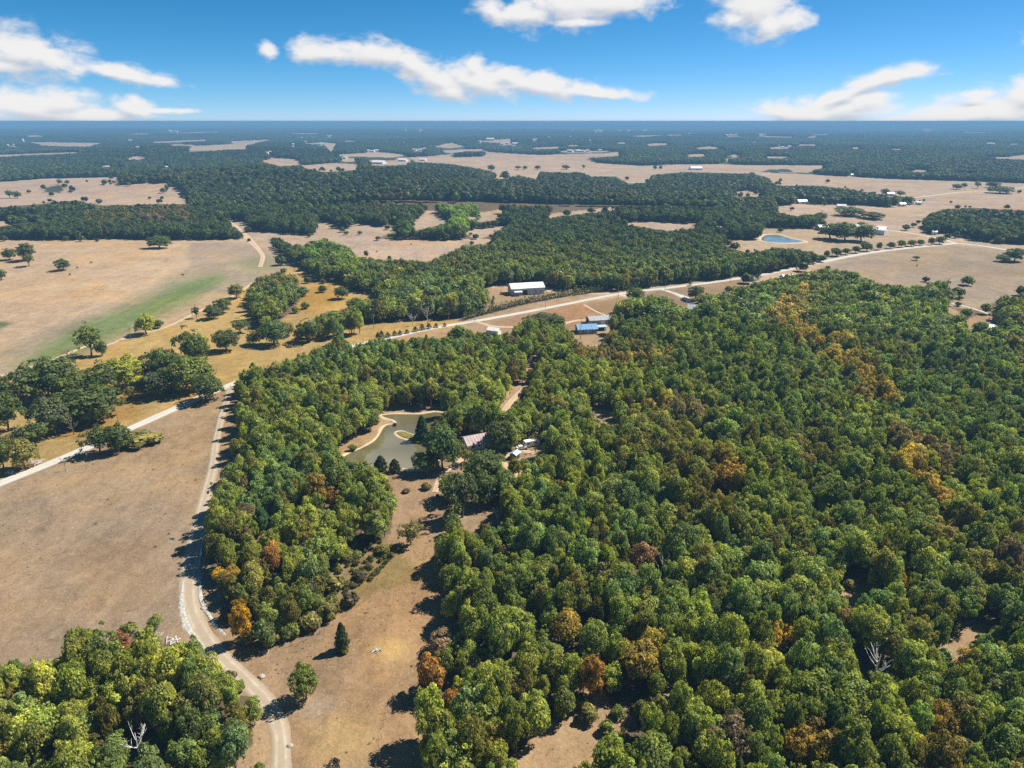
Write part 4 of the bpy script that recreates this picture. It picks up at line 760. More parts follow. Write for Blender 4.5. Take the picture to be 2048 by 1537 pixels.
for (px, base, wpx, top, tint, lab) in WOOD_SPECIAL:
    tint = np.array(tint) * np.array((1.45, 1.6, 1.5))
    o = px_tree('broadleaf_tree', px, base, wpx, top, tint, lab, crown=random.choice(NEAR), trunk=random.choice(TRUNK), group='broadleaf trees of the near woods'); sp_xy.append((o.location.x, o.location.y, o.scale.x))
# leave room for them, and for the snags
for q in [(285, 1520), (1745, 1355), (318, 1290)]:
    p = at(*q); sp_xy.append((p.x, p.y, 7.0))
keep = np.ones(len(near['x']), bool)
for (sx_, sy_, sw_) in sp_xy: keep &= np.hypot(near['x'] - sx_, near['y'] - sy_) > 0.40 * sw_ + 1.6
for (sx_, sy_, hw_, up_) in [(285, 1520, 34, 60), (1745, 1358, 34, 60), (1322, 1160, 16, 50), (1210, 1330, 14, 34), (318, 1296, 26, 40)] + [(q[0], q[1], q[2] * .5, (q[1] - q[3]) * .8) for q in WOOD_SPECIAL]:
    p = at(sx_, sy_); dd = float(project(p.x, p.y, p.z)[2])       # nothing stands right in front of them
    keep &= ~((np.abs(near['px'] - sx_) < hw_) & (near['py'] > sy_ - up_) & (near['py'] < sy_ + 14) & (near['dep'] < dd + 2.5))
near = {k: v[keep] for k, v in near.items()}
inframe = (near['px'] > -30) & (near['px'] < 2080) & (near['py'] < 1552); order = np.argsort(np.where(inframe, near['dep'], 1e9))[:max(0, 300 - len(WOOD_SPECIAL))]
labs = wood_labels(near['px'][order], near['py'][order], near['tint'][order])
for j, i in enumerate(order):
    tree_at('broadleaf_tree', (near['x'][i], near['y'][i], near['z'][i] - 0.1), near['w'][i], near['h'][i], near['tint'][i], labs[j], group='broadleaf trees of the near woods', crown=NEAR[near['var'][i] % len(NEAR)], trunk=TRUNK[near['var'][i] % 4], rot=near['rot'][i])
rest = np.ones(len(near['x']), bool); rest[order] = False; rest_ = {k: v[rest] for k, v in near.items()}
instancer('forest', rest_, [template('wood_tree', crown_and_trunk(NEAR[i], TRUNK[i % 4], 'wood_tree')) for i in range(len(NEAR))], rest_['w'], rest_['h'])
_x, _y = jgrid(R_NEAR, R_MID, 5.7, seed=12); midw = wood_points(_x, _y, 22, 10.8, 2.0, 6.7)
instancer('middle_woods', midw, [template('wood_crown', m) for m in MID], midw['w'], midw['h'])
# beyond: patches of woodland, single crowns along the edges
def far_woods():
    rng = np.random.default_rng(33); T64 = {k: [] for k in ('x','y')}; T32 = {k: [] for k in ('x','y')}; S = {k: [] for k in ('x','y')}
    R = 10500.0; g = np.arange(-R, R, 64.0); X, Y = np.meshgrid(g, np.arange(500, R, 64.0)); x, y = X.ravel() + 32, Y.ravel() + 32; r = np.hypot(x, y)
    m = (r > R_MID + 40) & (r < R) & (np.abs(np.arctan2(x, y)) < math.radians(47)); x, y, r = x[m], y[m], r[m]
    def inside(x, y, s):
        z = hgt(x, y); c = np.zeros(len(x)); 
        for ox, oy in ((0,0),(-s,-s),(s,-s),(-s,s),(s,s),(0,s),(0,-s),(s,0),(-s,0)):
            c += np.all([in_woods(*project(x + ox, y + oy, z + hh)[:2]) for hh in (1.0, 4.5, 8.5, 13.0)], 0)
        return c
    c = inside(x, y, 32); full = c == 9; T64['x'], T64['y'] = x[full], y[full]; part = (c > 0) & (c < 9); bx, by = x[part], y[part]
    sx = np.concatenate([bx + ox for ox in (-16, 16) for oy in (-16, 16)]); sy = np.concatenate([by + oy for ox in (-16, 16) for oy in (-16, 16)])
    c = inside(sx, sy, 15); rr = np.hypot(sx, sy); full = (c >= 9) | ((rr > 2300) & (c >= 5)); T32['x'], T32['y'] = sx[full], sy[full]
    part = (c > 0) & ~full & (rr <= 2300); ex, ey = sx[part], sy[part]; gx, gy = [], []
    for i in range(4):
        for j in range(4): gx.append(ex + (i - 1.5) * 8 + rng.uniform(-2.8, 2.8, len(ex))); gy.append(ey + (j - 1.5) * 8 + rng.uniform(-2.8, 2.8, len(ex)))
    gx, gy = np.concatenate(gx), np.concatenate(gy); h = rng.uniform(8.5, 14, len(gx)); ok, _ = edge_test(gx, gy, h, 0.1, 0.9); gx, gy, h = gx[ok], gy[ok], h[ok]
    # the ring between the middle woods and the patches
    ax, ay = jgrid(R_MID, R_MID + 75, 8.2, seed=14); cell = np.floor(ax / 64).astype(int) * 100000 + np.floor(ay / 64).astype(int)
    taken = set((np.floor(x / 64).astype(int) * 100000 + np.floor((y - 500) / 64).astype(int)).tolist()); inr = np.array([(int(np.floor((q + R) / 64)), int(np.floor((v - 500) / 64))) for q, v in zip(ax, ay)]); tk = set(zip(np.floor((x + R) / 64).astype(int).tolist(), np.floor((y - 500) / 64).astype(int).tolist()))
    free = np.array([tuple(q) not in tk for q in inr.tolist()]); ax, ay = ax[free], ay[free]; ah = rng.uniform(10, 14, len(ax)); ok, _ = edge_test(ax, ay, ah, 0.1, 0.9); gx, gy, h = np.concatenate([gx, ax[ok]]), np.concatenate([gy, ay[ok]]), np.concatenate([h, ah[ok]])
    # strays: ragged edges and lone bushes out on the pastures
    qx, qy = jgrid(440, 1700, 13.0, seed=15, jit=.5); qz = hgt(qx, qy); a0 = in_woods(*project(qx, qy, qz + 1)[:2]); nb_ = np.zeros(len(qx), bool)
    for ox, oy in ((16,0),(-16,0),(0,18),(0,-18),(24,0),(-24,0)): nb_ |= in_woods(*project(qx + ox, qy + oy, qz + 1)[:2])
    pq = project(qx, qy, qz + 1); rd = seg_dist(pq[0], pq[1], [(700,694),(930,646),(1240,588),(1530,549),(1660,521),(1830,495),(1912,487),(2048,506)]) > 9
    st = ~a0 & rd & (rng.uniform(0, 1, len(qx)) < np.where(nb_, .15, .004)) & ~((pq[0] > 1500) & (pq[0] < 1640) & (pq[1] > 464) & (pq[1] < 492)) & ~((pq[0] > 960) & (pq[0] < 1300) & (pq[1] > 560)) & ~((pq[0] < 560) & (pq[1] > 484))
    qh = rng.uniform(3.0, 8.5, len(qx)); gx, gy, h = np.concatenate([gx, qx[st]]), np.concatenate([gy, qy[st]]), np.concatenate([h, qh[st]])
    def pack(x, y, zo=0.0, quarter=True):
        z = hgt(x, y); px, py, dep = project(x, y, z + 8); n = len(x); r = np.hypot(x, y)
        t = wood_tint(x, y, px, py, r, rng)
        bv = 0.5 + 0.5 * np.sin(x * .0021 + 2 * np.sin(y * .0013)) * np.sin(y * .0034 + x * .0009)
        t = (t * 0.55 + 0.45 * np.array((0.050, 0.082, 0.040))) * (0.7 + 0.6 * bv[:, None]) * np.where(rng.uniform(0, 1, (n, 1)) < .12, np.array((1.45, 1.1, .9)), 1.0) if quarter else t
        return dict(x=x, y=y, z=z + zo, tint=t, rot=(rng.integers(0, 4, n) * math.pi / 2) if quarter else rng.uniform(0, 6.28, n), var=rng.integers(0, 1000, n))
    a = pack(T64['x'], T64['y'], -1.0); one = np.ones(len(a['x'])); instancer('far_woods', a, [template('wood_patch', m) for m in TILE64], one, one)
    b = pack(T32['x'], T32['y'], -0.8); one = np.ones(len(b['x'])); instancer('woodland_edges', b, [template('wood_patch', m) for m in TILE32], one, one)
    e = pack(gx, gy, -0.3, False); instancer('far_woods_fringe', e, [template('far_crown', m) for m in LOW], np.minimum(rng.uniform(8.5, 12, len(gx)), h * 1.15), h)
    return len(a['x']), len(b['x']), len(gx)
print('FAR', far_woods(), 'near', len(near['x']), 'mid', len(midw['x']))
# ------------------------------------------------------------------ trees that stand by themselves
DG = (0.125, 0.165, 0.050); MG = (0.19, 0.235, 0.052); LG = (0.34, 0.37, 0.055); OG = (0.25, 0.235, 0.075); BG = (0.125, 0.155, 0.070); TG = (0.135, 0.195, 0.072)
PT = [ # px, base, width, top, colour, label
 (18,862,54,782,DG,'dark tree at the left edge, second tallest beside the roadside meadow'), (12,806,44,765,DG,'dark tree at the left edge behind the taller meadow tree'), (64,806,74,733,DG,'broad dark tree left of the bare twig tree, on the far side of the meadow'),
 (112,797,78,722,DG,'broad dark tree next to the bare twig tree at the meadow edge'), (152,802,62,750,MG,'round green tree between two broader trees above the meadow'), (202,796,78,731,DG,'wide dark tree left of the lime green tree by the road meadow'),
 (253,778,72,714,LG,'lime green round tree, brightest of the roadside meadow trees'), (110,870,60,798,BG,'dark low tree in the middle of the meadow, left of the broadest one'), (184,842,104,773,DG,'broadest dark tree on the meadow, its crown over a long shadow'),
 (72,894,64,843,DG,'small dark round tree near the road left of the bent bare tree'), (30,905,50,866,OG,'thin yellowish tree by the road at the left edge'), (52,938,44,880,OG,'sparse olive tree close to the road verge at the left'), (8,940,40,880,MG,'green bushy tree at the left edge above the road'),
 (263,804,22,772,OG,'small sparse yellowish tree alone on the golden meadow'), (322,762,64,698,DG,'dark tree at the far left of the crossroads grove'), (326,789,66,742,BG,'grey-green tree at the front of the crossroads grove'), (386,783,72,718,MG,'large green tree at the right of the crossroads grove'), (392,744,62,661,DG,'tallest tree at the back of the crossroads grove'), (352,770,58,706,DG,'dark tree in the middle of the crossroads grove'), (420,802,50,753,DG,'dark tree overhanging the road junction'), (400,714,36,668,LG,'yellow-green crown behind the tallest grove tree'),
 (200,909,54,856,DG,'round oak on the left of the pair by the road'), (238,904,46,849,DG,'round oak on the right of the pair by the road'),
 (20,520,22,499,BG,'small dark tree at far left on the upper hay field'), (55,521,30,487,BG,'grey-green tree, taller of two close together on the hay field'), (59,533,20,508,DG,'small dark tree just below the taller hay field tree'), (127,541,24,518,BG,'lone dark tree standing mid hay field'), (3,561,18,541,DG,'small dark tree cut by the left edge of the hay field'), (320,497,38,474,DG,'dark tree hiding a shed at the top of the hay field'),
 (183,712,46,651,MG,'tallest green tree on the ditch bank'), (205,712,20,680,DG,'narrow dark tree leaning on the tall ditch tree'), (293,669,34,631,LG,'bright green tree along the ditch'), (315,657,22,640,DG,'low dark tree right of the bright ditch tree'), (393,637,14,613,BG,'slim dark tree by the ditch path'), (446,627,34,597,DG,'dark round tree beside the creek wood'), (428,638,28,612,BG,'dark bushy tree left of the creek wood'), (473,597,28,569,OG,'olive tree above the creek path'),
 (482,667,36,640,DG,'dark low tree at the foot of the creek wood'), (453,702,44,660,DG,'dark round tree alone on the golden slope'), (548,690,48,645,TG,'wide green tree below the creek wood'), (508,690,26,665,OG,'small pale olive tree between two dark ones on the golden slope'), (620,684,46,640,DG,'dark tree at the left tip of the roadside wood'), (575,672,30,645,OG,'thin yellowish tree left of the roadside wood'),
 (684,598,24,575,DG,'dark tree at the tip of the shadowed wood'), (712,622,34,596,MG,'green round tree on the golden slope below the wood'),
 (925,1035,62,950,BG,'grey-green round tree in the middle of the clearing edge'), (965,975,74,905,DG,'very dark broad tree below the house yard'), (968,1010,44,955,DG,'dark tree tucked below the very dark yard tree'), (1028,955,26,918,(0.25,0.24,0.03),'yellow-green small tree beside the blue-roofed shed'), (822,1090,42,1048,OG,'pale yellow-green tree alone on the clearing'), (612,1400,50,1336,MG,'lone leafy tree on the tan clearing with a long shadow'),
 (905,1000,50,955,MG,'mid green tree at the neck above the clearing'), (885,938,54,860,TG,'tall pine-like tree on the pond dam'), (905,935,40,880,MG,'green tree beside the tall dam tree'), (884,882,38,842,DG,'dark spreading tree on the pond shore by the spit'), (846,946,36,908,TG,'bushy blue-green tree at the lower pond corner'), (868,940,30,900,OG,'olive bush-like tree at the lower pond corner'), (930,928,26,898,OG,'brownish sparse tree left of the house yard'),
 (1000,905,52,845,DG,'tall tree hiding the right end of the house'), (1022,890,46,840,MG,'green tree behind the driveway loop'), (1075,880,40,850,OG,'sparse tree in front of the parked white trailer'), (960,868,50,800,MG,'tall bare-stemmed tree behind the house'), (925,866,44,812,MG,'green tree between the pond and the house'),
 (1914,379,16,369,DG,'small dark round tree on the far right field, leftmost of its line'), (1928,376,9,367,DG,'tiny dark tree second in the far right line'), (1954,377,13,364,DG,'tall narrow tree in the far right line'), (1985,376,22,364,DG,'wide dark tree above the far right thicket'), (2000,387,40,374,DG,'dark thicket tree beside the far right road'), (1770,391,15,378,DG,'dark tree left of the far white barn'), (1800,394,20,382,DG,'dark tree right of the far white barn'), (1815,409,20,393,DG,'dark tree at the end of the far tree line'),
 (983,342,13,331,DG,'small dark tree on the pale horizon field, left of the isolated big one'), (1010,362,16,343,DG,'isolated big dark tree on the pale horizon field'), (1036,340,14,332,DG,'low dark tree on the pale horizon field'), (1050,340,8,332,DG,'tiny dark tree beside the low one on the horizon field'), (1075,340,10,332,DG,'small tree in the middle of the pale horizon field'), (1132,339,15,331,DG,'dark double-crowned tree on the pale horizon field'), (1167,339,7,330,DG,'thin dark tree on the pale horizon field'), (1310,340,7,331,DG,'little dark tree right on the horizon field'), (1321,340,6,332,DG,'tiniest dark tree at the right of the horizon field'), (1240,308,10,300,DG,'far dark tree at the back of the horizon field'),
 (20,397,14,381,DG,'left dark tree of the pair on the far left field'), (35,397,14,383,DG,'right dark tree of the pair on the far left field'), (120,369,8,360,DG,'small tree above the thicket on the far left field'), (135,369,8,361,DG,'last small tree above the thicket on the far left field'),
 (1607,455,30,432,DG,'dark tree at the back of the blue pond'), (1660,478,44,447,DG,'broad dark tree left of the white metal hall'), (1690,482,46,448,DG,'tall dark tree nearest the white metal hall'), (1722,483,42,450,DG,'dark tree in front of the white metal hall'), (1640,445,24,425,DG,'dark tree by the white roofed farmhouse'), (1700,432,50,415,DG,'broad dark clump tree on the field below the far farm'), (1745,438,40,425,BG,'low dark tree at the right of the far field clump'), (1722,452,12,444,OG,'bare pale tree near the white metal hall'), (1832,521,14,512,DG,'single small dark tree in the right field'), (2028,523,34,496,DG,'dark round tree at the right edge beside the farm road'), (2005,524,22,510,MG,'low green tree next to the round one at the right edge'),
 (790,462,10,452,DG,'small dark tree on the valley pasture, right one'), (762,452,14,440,DG,'dark tree above the creek bend'), (720,470,8,462,DG,'tiny dark tree on the valley pasture'), (733,515,8,502,DG,'lone dark tree in the lower valley field'), (693,470,9,463,DG,'tiny dark tree at the left of the valley pasture'), (612,500,10,490,OG,'small olive tree by the valley wash'), (1270,604,30,575,MG,'green tree at the corner of the lawn by the road'), (1085,652,36,628,DG,'dark tree at the left of the blue-roofed house'), (1110,660,40,630,DG,'dark tree beside the blue-roofed house'), (1062,655,30,632,DG,'dark tree below the lawn drive'), (1390,600,30,572,DG,'dark tree beside the parked white car'),
]
for i, (px, base, wp, top, t, lab) in enumerate(PT):
    far_ = base < 480
    px_tree('pasture_tree', px, base, wp, top, t, lab, crown=PAST[(i * 7) % 4] if i % 4 else PAST[i % 3], trunk=PTRUNK[i % 3], group='single trees of fields and yards')
# small round trees along the road by the fork
pts = spline([at(x, y) for x, y in [(1662,519),(1720,509),(1790,500),(1850,494),(1888,491)]], 14.0)[::1]
ORDW = ['first', 'second', 'third', 'fourth', 'fifth', 'sixth', 'seventh', 'eighth', 'ninth', 'tenth', 'eleventh', 'twelfth', 'thirteenth', 'fourteenth', 'fifteenth', 'sixteenth', 'seventeenth', 'eighteenth', 'nineteenth', 'twentieth', 'twenty-first', 'twenty-second', 'twenty-third', 'twenty-fourth', 'twenty-fifth', 'twenty-sixth', 'twenty-seventh', 'twenty-eighth', 'twenty-ninth', 'thirtieth', 'thirty-first', 'thirty-second', 'thirty-third', 'thirty-fourth', 'thirty-fifth', 'thirty-sixth']
for i, p in enumerate(pts[:26]):
    q = Vector((p.x - 1.0, p.y + 7.0 + random.uniform(-1, 1), 0)); q.z = float(hgt(q.x, q.y)); big = 8.5 if i % 5 else 6
    tree_at('roadside_tree', q, big * random.uniform(.8, 1.15), 8.0 * random.uniform(.75, 1.2), np.array(DG) * random.uniform(.8, 1.2), f'{ORDW[i]} small dark round tree from the wood in the row along the gravel road', crown=PAST[i % 3], trunk=PTRUNK[i % 3], group='row of round trees along the gravel road')
# conifers
CED = [(686,1300,30,1252,(0.075,0.105,0.040),'lone conical cedar on the tan clearing beside its shadow'), (762,940,30,914,(0.055,0.075,0.03),'dark cedar on the lower pond bank, left of two'), (790,944,26,920,(0.055,0.075,0.03),'dark cedar on the lower pond bank, right of two'), (845,880,30,835,(0.06,0.10,0.045),'blue-green conifer at the tip of the pond spit')]
CED += [(560 + X / 4.096, 460 + Y / 4.096, w_, 460 + Y / 4.096 - h_, (0.055,0.082,0.030), f'{ORDW[i]} little dark conifer from the left along the verge of the golden strip') for i, (X, Y, w_, h_) in enumerate([(805,900,14,14),(835,905,16,18),(885,882,13,10),(940,868,12,10),(985,862,11,9),(1040,850,12,8),(1110,835,13,10),(1165,822,14,12),(1220,812,13,11),(1280,802,11,9),(1350,792,9,7)])]
CED += [(1515,560,14,535,(0.06,0.085,0.03),'pointed cedar at the corner where the road leaves the wood'), (975,590,9,580,DG,'small cedar left of the white barn'), (987,600,8,592,DG,'tiny cedar in the barn yard'), (985,612,11,600,DG,'cedar at the hedge end of the barn yard'), (1002,590,6,584,DG,'very small cedar near the barn wall'), (1150,587,12,570,DG,'cedar at the top of the barn drive'), (1125,580,26,560,DG,'wide dark cedar right of the barn'), (1380,572,8,562,DG,'little cedar by the driveway of the parked car')]
for i, (px, base, wp, top, t, lab) in enumerate(CED):
    px_tree('cedar_tree', px, base, wp, top, t, lab, crown=CEDAR[i % 3] if base > 700 else CEDAR_LOW[i % 2], trunk=TRUNK[i % 4], group='cedars and small conifers')
# clipped evergreen hedges by the road: one long plant each
def hedge(pix, h, wd, label, seed):
    rng = np.random.default_rng(seed); pts = spline([at(*p) for p in pix], 2.0); P = np.array([tuple(p) for p in pts]); n = len(P) * 62
    i = rng.integers(0, len(P) - 1, n); C = P[i] + (P[i+1] - P[i]) * rng.uniform(0, 1, (n, 1)); row = np.sin(C[:, 0] * 1.9 + seed)
    a = rng.uniform(-0.3, math.pi + 0.3, n); hh = h * (0.82 + 0.16 * row + rng.uniform(-.06, .08, n))
    C[:, 0] += np.cos(a) * wd * 0.5 * 0.25; C[:, 1] += np.cos(a) * wd * 0.5; C[:, 2] += np.maximum(0.2, np.sin(a) ** 0.6 * hh * rng.uniform(0.45, 1.0, n)) if False else np.clip(np.sin(np.clip(a, 0.05, 3.09)) ** 0.6 * hh * rng.uniform(0.5, 1.0, n), 0.15, None)
    N = np.stack([rng.normal(size=n) * .4, np.cos(a), np.abs(np.sin(a)) + .2], 1) + rng.normal(size=(n, 3)) * 0.35; N /= np.linalg.norm(N, axis=1)[:, None]
    v, f = quads_at(C, N, rng.uniform(0.4, 0.85, n), rng, 1.6); o = P.mean(0); me = leaf_mesh('hedge', (v - o, f, np.repeat(rng.uniform(0, 1, n), 4)), M_LEAF)
    ob = link('hedge', me, None, tuple(o)); ob.color = (0.075, 0.105, 0.035, 1); tag(ob, label, 'hedge', 'evergreen hedges along the gravel road')
hedge([(928,640),(985,625),(1060,606),(1130,593),(1180,586),(1218,582)], 6.0, 6.0, 'clipped evergreen hedge between the barn yard and the gravel road', 3)
hedge([(1245,582),(1320,571),(1400,561),(1480,551),(1530,543),(1560,536)], 6.8, 6.5, 'long evergreen hedge along the road where the wood begins', 5)

# bare and dead trees
def dead_tree(px, base, wpx, top, label, mat, seed, limbs=6, twigs=4, rad=0.03, flat=False):
    p = at(px, base); dep = float(project(p.x, p.y, p.z)[2]); ang = math.atan2(CAM_H, math.hypot(p.x, p.y)); h = (base - top) * dep / FPX / math.cos(ang); wd = wpx * dep / FPX
    rng = random.Random(seed); root = bpy.data.objects.new('dead_tree', None); COL.objects.link(root); root.location = p; root.scale = (wd, wd, h); root.rotation_euler = (0, 0, rng.uniform(0, 6)); tag(root, label, 'dead tree', 'bare and dead trees')
    m = MB(); k = wd / h
    m.tube([(0,0,-.03),(0.01,0,.2),(-.01,.02,.45),(.02,0,.62),(.03,.02,.8)], [rad*1.3, rad, rad*.85, rad*.6, rad*.3], 7); m.build('trunk', mat, root, True)
    for i in range(limbs):
        a = 2 * math.pi * (i / limbs + rng.uniform(-.06, .06)); z = rng.uniform(.28, .62); s = rng.uniform(.36, .5); e = Vector((math.cos(a) * s, math.sin(a) * s, min(1.0, z + rng.uniform(.18, .42)))); b = Vector((0, 0, z)); mid = b.lerp(e, .5) + Vector((0, 0, -.03))
        b_ = MB(); b_.tube([b, mid, e], [rad * .55, rad * .42, rad * .16], 5)
        for j in range(twigs):
            t = rng.uniform(.35, .95); o = b.lerp(e, t); d = Vector((rng.uniform(-1, 1), rng.uniform(-1, 1), rng.uniform(.2, 1))).normalized() * rng.uniform(.1, .2)
            b_.tube([o, o + d * .6 + Vector((0, 0, .01)), o + d], [rad * .26, rad * .18, rad * .08], 4)
        b_.build('branch', mat, root, True)
M_WHITEWOOD = plain('bleached_wood', (0.66, 0.65, 0.64), 0.8, 0.1, 0, 0.12, 2.0)
dead_tree(285, 1532, 60, 1455, 'white bare snag in the wood at the lower left', M_WHITEWOOD, 1, 7, 3, 0.024)
dead_tree(1745, 1370, 56, 1296, 'white forked snag in the right-hand wood', M_WHITEWOOD, 2, 8, 3, 0.035)
dead_tree(1322, 1165, 30, 1105, 'thin grey snag beside the reddish brown tree', M_DEADWOOD, 3, 5, 3, 0.03)
dead_tree(1210, 1335, 24, 1296, 'small white snag left of the orange tree', M_DEADWOOD, 4, 6, 3)
dead_tree(132, 942, 14, 911, 'small bare tree at the near edge of the gravel road', M_DEADBROWN, 5)
dead_tree(97, 740, 12, 712, 'bare twig tree rising behind the meadow grove', M_DEADBROWN, 6)
dead_tree(262, 680, 16, 648, 'bare tree on the ditch left of the bright green tree', M_DEADBROWN, 7)
dead_tree(140, 728, 30, 690, 'bare grey tree by the ditch left of the tallest ditch tree', M_DEADBROWN, 8)
dead_tree(148, 870, 26, 828, 'bent bare tree on the meadow close to the road', M_DEADBROWN, 9)
dead_tree(825, 652, 26, 622, 'leafless grey tree at the front of the roadside wood, left one', M_DEADWOOD, 10, 8, 5, .02)
dead_tree(855, 648, 34, 610, 'leafless grey tree at the front of the roadside wood, right one', M_DEADWOOD, 11, 8, 5, .02)
dead_tree(1050, 750, 30, 712, 'leafless brown tree in the gap near the wood edge', M_DEADWOOD, 12, 8, 5, .02)
dead_tree(1070, 905, 34, 866, 'bare tree in front of the white trailer', M_DEADBROWN, 13, 8, 5, .02)
dead_tree(995, 1050, 34, 1010, 'bleached dead tree at the edge of the small opening', M_DEADWOOD, 14, 6, 4, .03)
dead_tree(1888, 585, 16, 552, 'bare tree at the corner of the right field', M_DEADBROWN, 15)
dead_tree(630, 1225, 16, 1150, 'tall thin pale trunk in the scrub strip', M_DEADWOOD, 16, 5, 3, .025)
dead_tree(652, 1152, 22, 1110, 'pale crooked snag at the edge of the wood strip', M_DEADWOOD, 17, 5, 3, .03)
dead_tree(318, 1300, 40, 1264, 'grey fallen-topped dead tree near the lane', M_WHITEWOOD, 18, 8, 5, .03)
dead_tree(1880, 1240, 26, 1200, 'grey bare tree by the bare patch far right', M_DEADWOOD, 19, 7, 5, .02)
dead_tree(955, 868, 20, 812, 'pale bare stem behind the house', M_DEADWOOD, 20, 4, 2, .03)

# shrubs one can tell apart
SHR = [(283,888,60,866,OG,'long olive bush beside the road, left part'), (305,884,36,868,OG,'olive bush beside the road, right part'), (262,882,40,866,OG,'low olive bush behind the road pair of oaks'), (853,978,18,966,OG,'small round bush on the upper clearing'), (812,985,14,978,(0.14,0.10,0.06),'tiny brown bush on the upper clearing'), (768,1108,20,1090,OG,'yellowish shrub at the lower edge of the wood strip'), (690,1306,14,1292,LG,'low yellow-green bush at the foot of the lone cedar'), (875,995,7,988,(0.08,0.06,0.04),'small dark stub bush by the clearing track'), (500,1285,26,1262,OG,'olive shrub by the lane bend'), (540,1290,34,1262,OG,'wide shrub at the lower tip of the wood strip'), (580,1275,34,1250,MG,'green shrub along the scrub strip, left one'), (622,1256,36,1228,OG,'olive shrub along the scrub strip, middle one'), (660,1236,34,1208,OG,'olive shrub along the scrub strip, right of the thin trunk'), (700,1210,30,1185,(0.12,0.10,0.05),'brown shrub at the right end of the scrub strip'), (610,1215,40,1180,OG,'olive shrub inside the scrub strip'), (560,1235,44,1195,MG,'green shrub inside the scrub strip'), (670,1180,32,1155,OG,'olive shrub on the slope under the wood strip'), (723,1160,24,1142,(0.13,0.11,0.055),'tan shrub on the slope under the wood strip'), (455,1240,22,1222,(0.15,0.12,0.07),'dry shrub on the verge of the lane'), (460,1365,26,1345,(0.15,0.12,0.06),'dry shrub left of the lane below the gravel verge'), (475,1385,26,1364,MG,'green shrub left of the lane below the gravel verge'), (1176,1440,34,1415,OG,'olive shrub at the top of the bottom glade'), (1212,1465,26,1446,MG,'green shrub right of the bottom glade'), (1700,1176,22,1160,OG,'shrub at the small bare glade'), (1965,1290,26,1268,MG,'green shrub in the bare patch far right'), (520,1545,18,1528,MG,'small green bush left of the bottom end of the lane'), (932,1085,26,1062,OG,'olive shrub at the lower end of the small opening'), (975,1070,30,1046,(0.2,0.16,0.04),'yellowish shrub below the small opening'), (785,1010,20,996,LG,'bright green bush on the left edge of the clearing'), (650,486,14,476,OG,'scrub bush on the valley wash'), (596,498,16,488,OG,'bush at the foot of the valley wash'), (790,852,8,846,(0.15,0.10,0.05),'small brown bush on the pond point'), (705,902,14,888,(0.2,0.26,0.03),'yellow-green sapling at the pond edge, left one'), (672,892,14,868,(0.2,0.27,0.03),'yellow-green sapling at the pond edge by the mud bank'), (838,881,30,876,MG,'reedy green patch along the pond spit')]
for i, (px, base, wp, top, t, lab) in enumerate(SHR):
    px_tree('shrub', px, base, wp, top, t, lab, crown=SHRUB[i % 3], trunk=TRUNK[i % 4], cat='shrub', group='shrubs in the clearings and verges', parts=('stem', 'foliage'))

# ------------------------------------------------------------------ buildings
M_WHITE = plain('white_painted_metal', (0.72, 0.73, 0.74), 0.5, 0.4, 0, 0.06, 0.4); M_ROOFW = plain('white_metal_roof', (0.80, 0.80, 0.78), 0.4, 0.4, 0, 0.05, 0.3)
M_WALLB = plain('pale_blue_siding', (0.42, 0.47, 0.56), 0.6, 0.3, 0, 0.06, 0.5); M_ROOFP = plain('faded_pink_roof', (0.42, 0.33, 0.325), 0.6, 0.3, 0, 0.12, 0.7); M_ROOFBL = plain('blue_metal_roof', (0.16, 0.32, 0.55), 0.45, 0.4, 0, 0.08, 0.4)
M_ROOFG = plain('grey_metal_roof', (0.34, 0.37, 0.40), 0.5, 0.4, 0, 0.1, 0.4); M_WALLG = plain('grey_siding', (0.33, 0.34, 0.35), 0.7, 0.2, 0, 0.1, 0.5); M_GLASS = plain('dark_window_glass', (0.03, 0.035, 0.045), 0.08, 0.5, 0, 0.1, 1); M_TRIM = plain('white_trim', (0.75, 0.75, 0.73), 0.6, 0.3, 0, 0.04, 1)
M_DARK = plain('dark_opening', (0.03, 0.03, 0.03), 0.8, 0.1); M_BRICK = plain('brown_siding', (0.22, 0.15, 0.11), 0.8, 0.1, 0, 0.15, 0.8); M_ROOFBR = plain('brown_shingles', (0.17, 0.13, 0.11), 0.85, 0.1, 0, 0.2, 1.0); M_ROOFLB = plain('light_blue_roof', (0.40, 0.58, 0.72), 0.5, 0.3, 0, 0.08, 0.5)
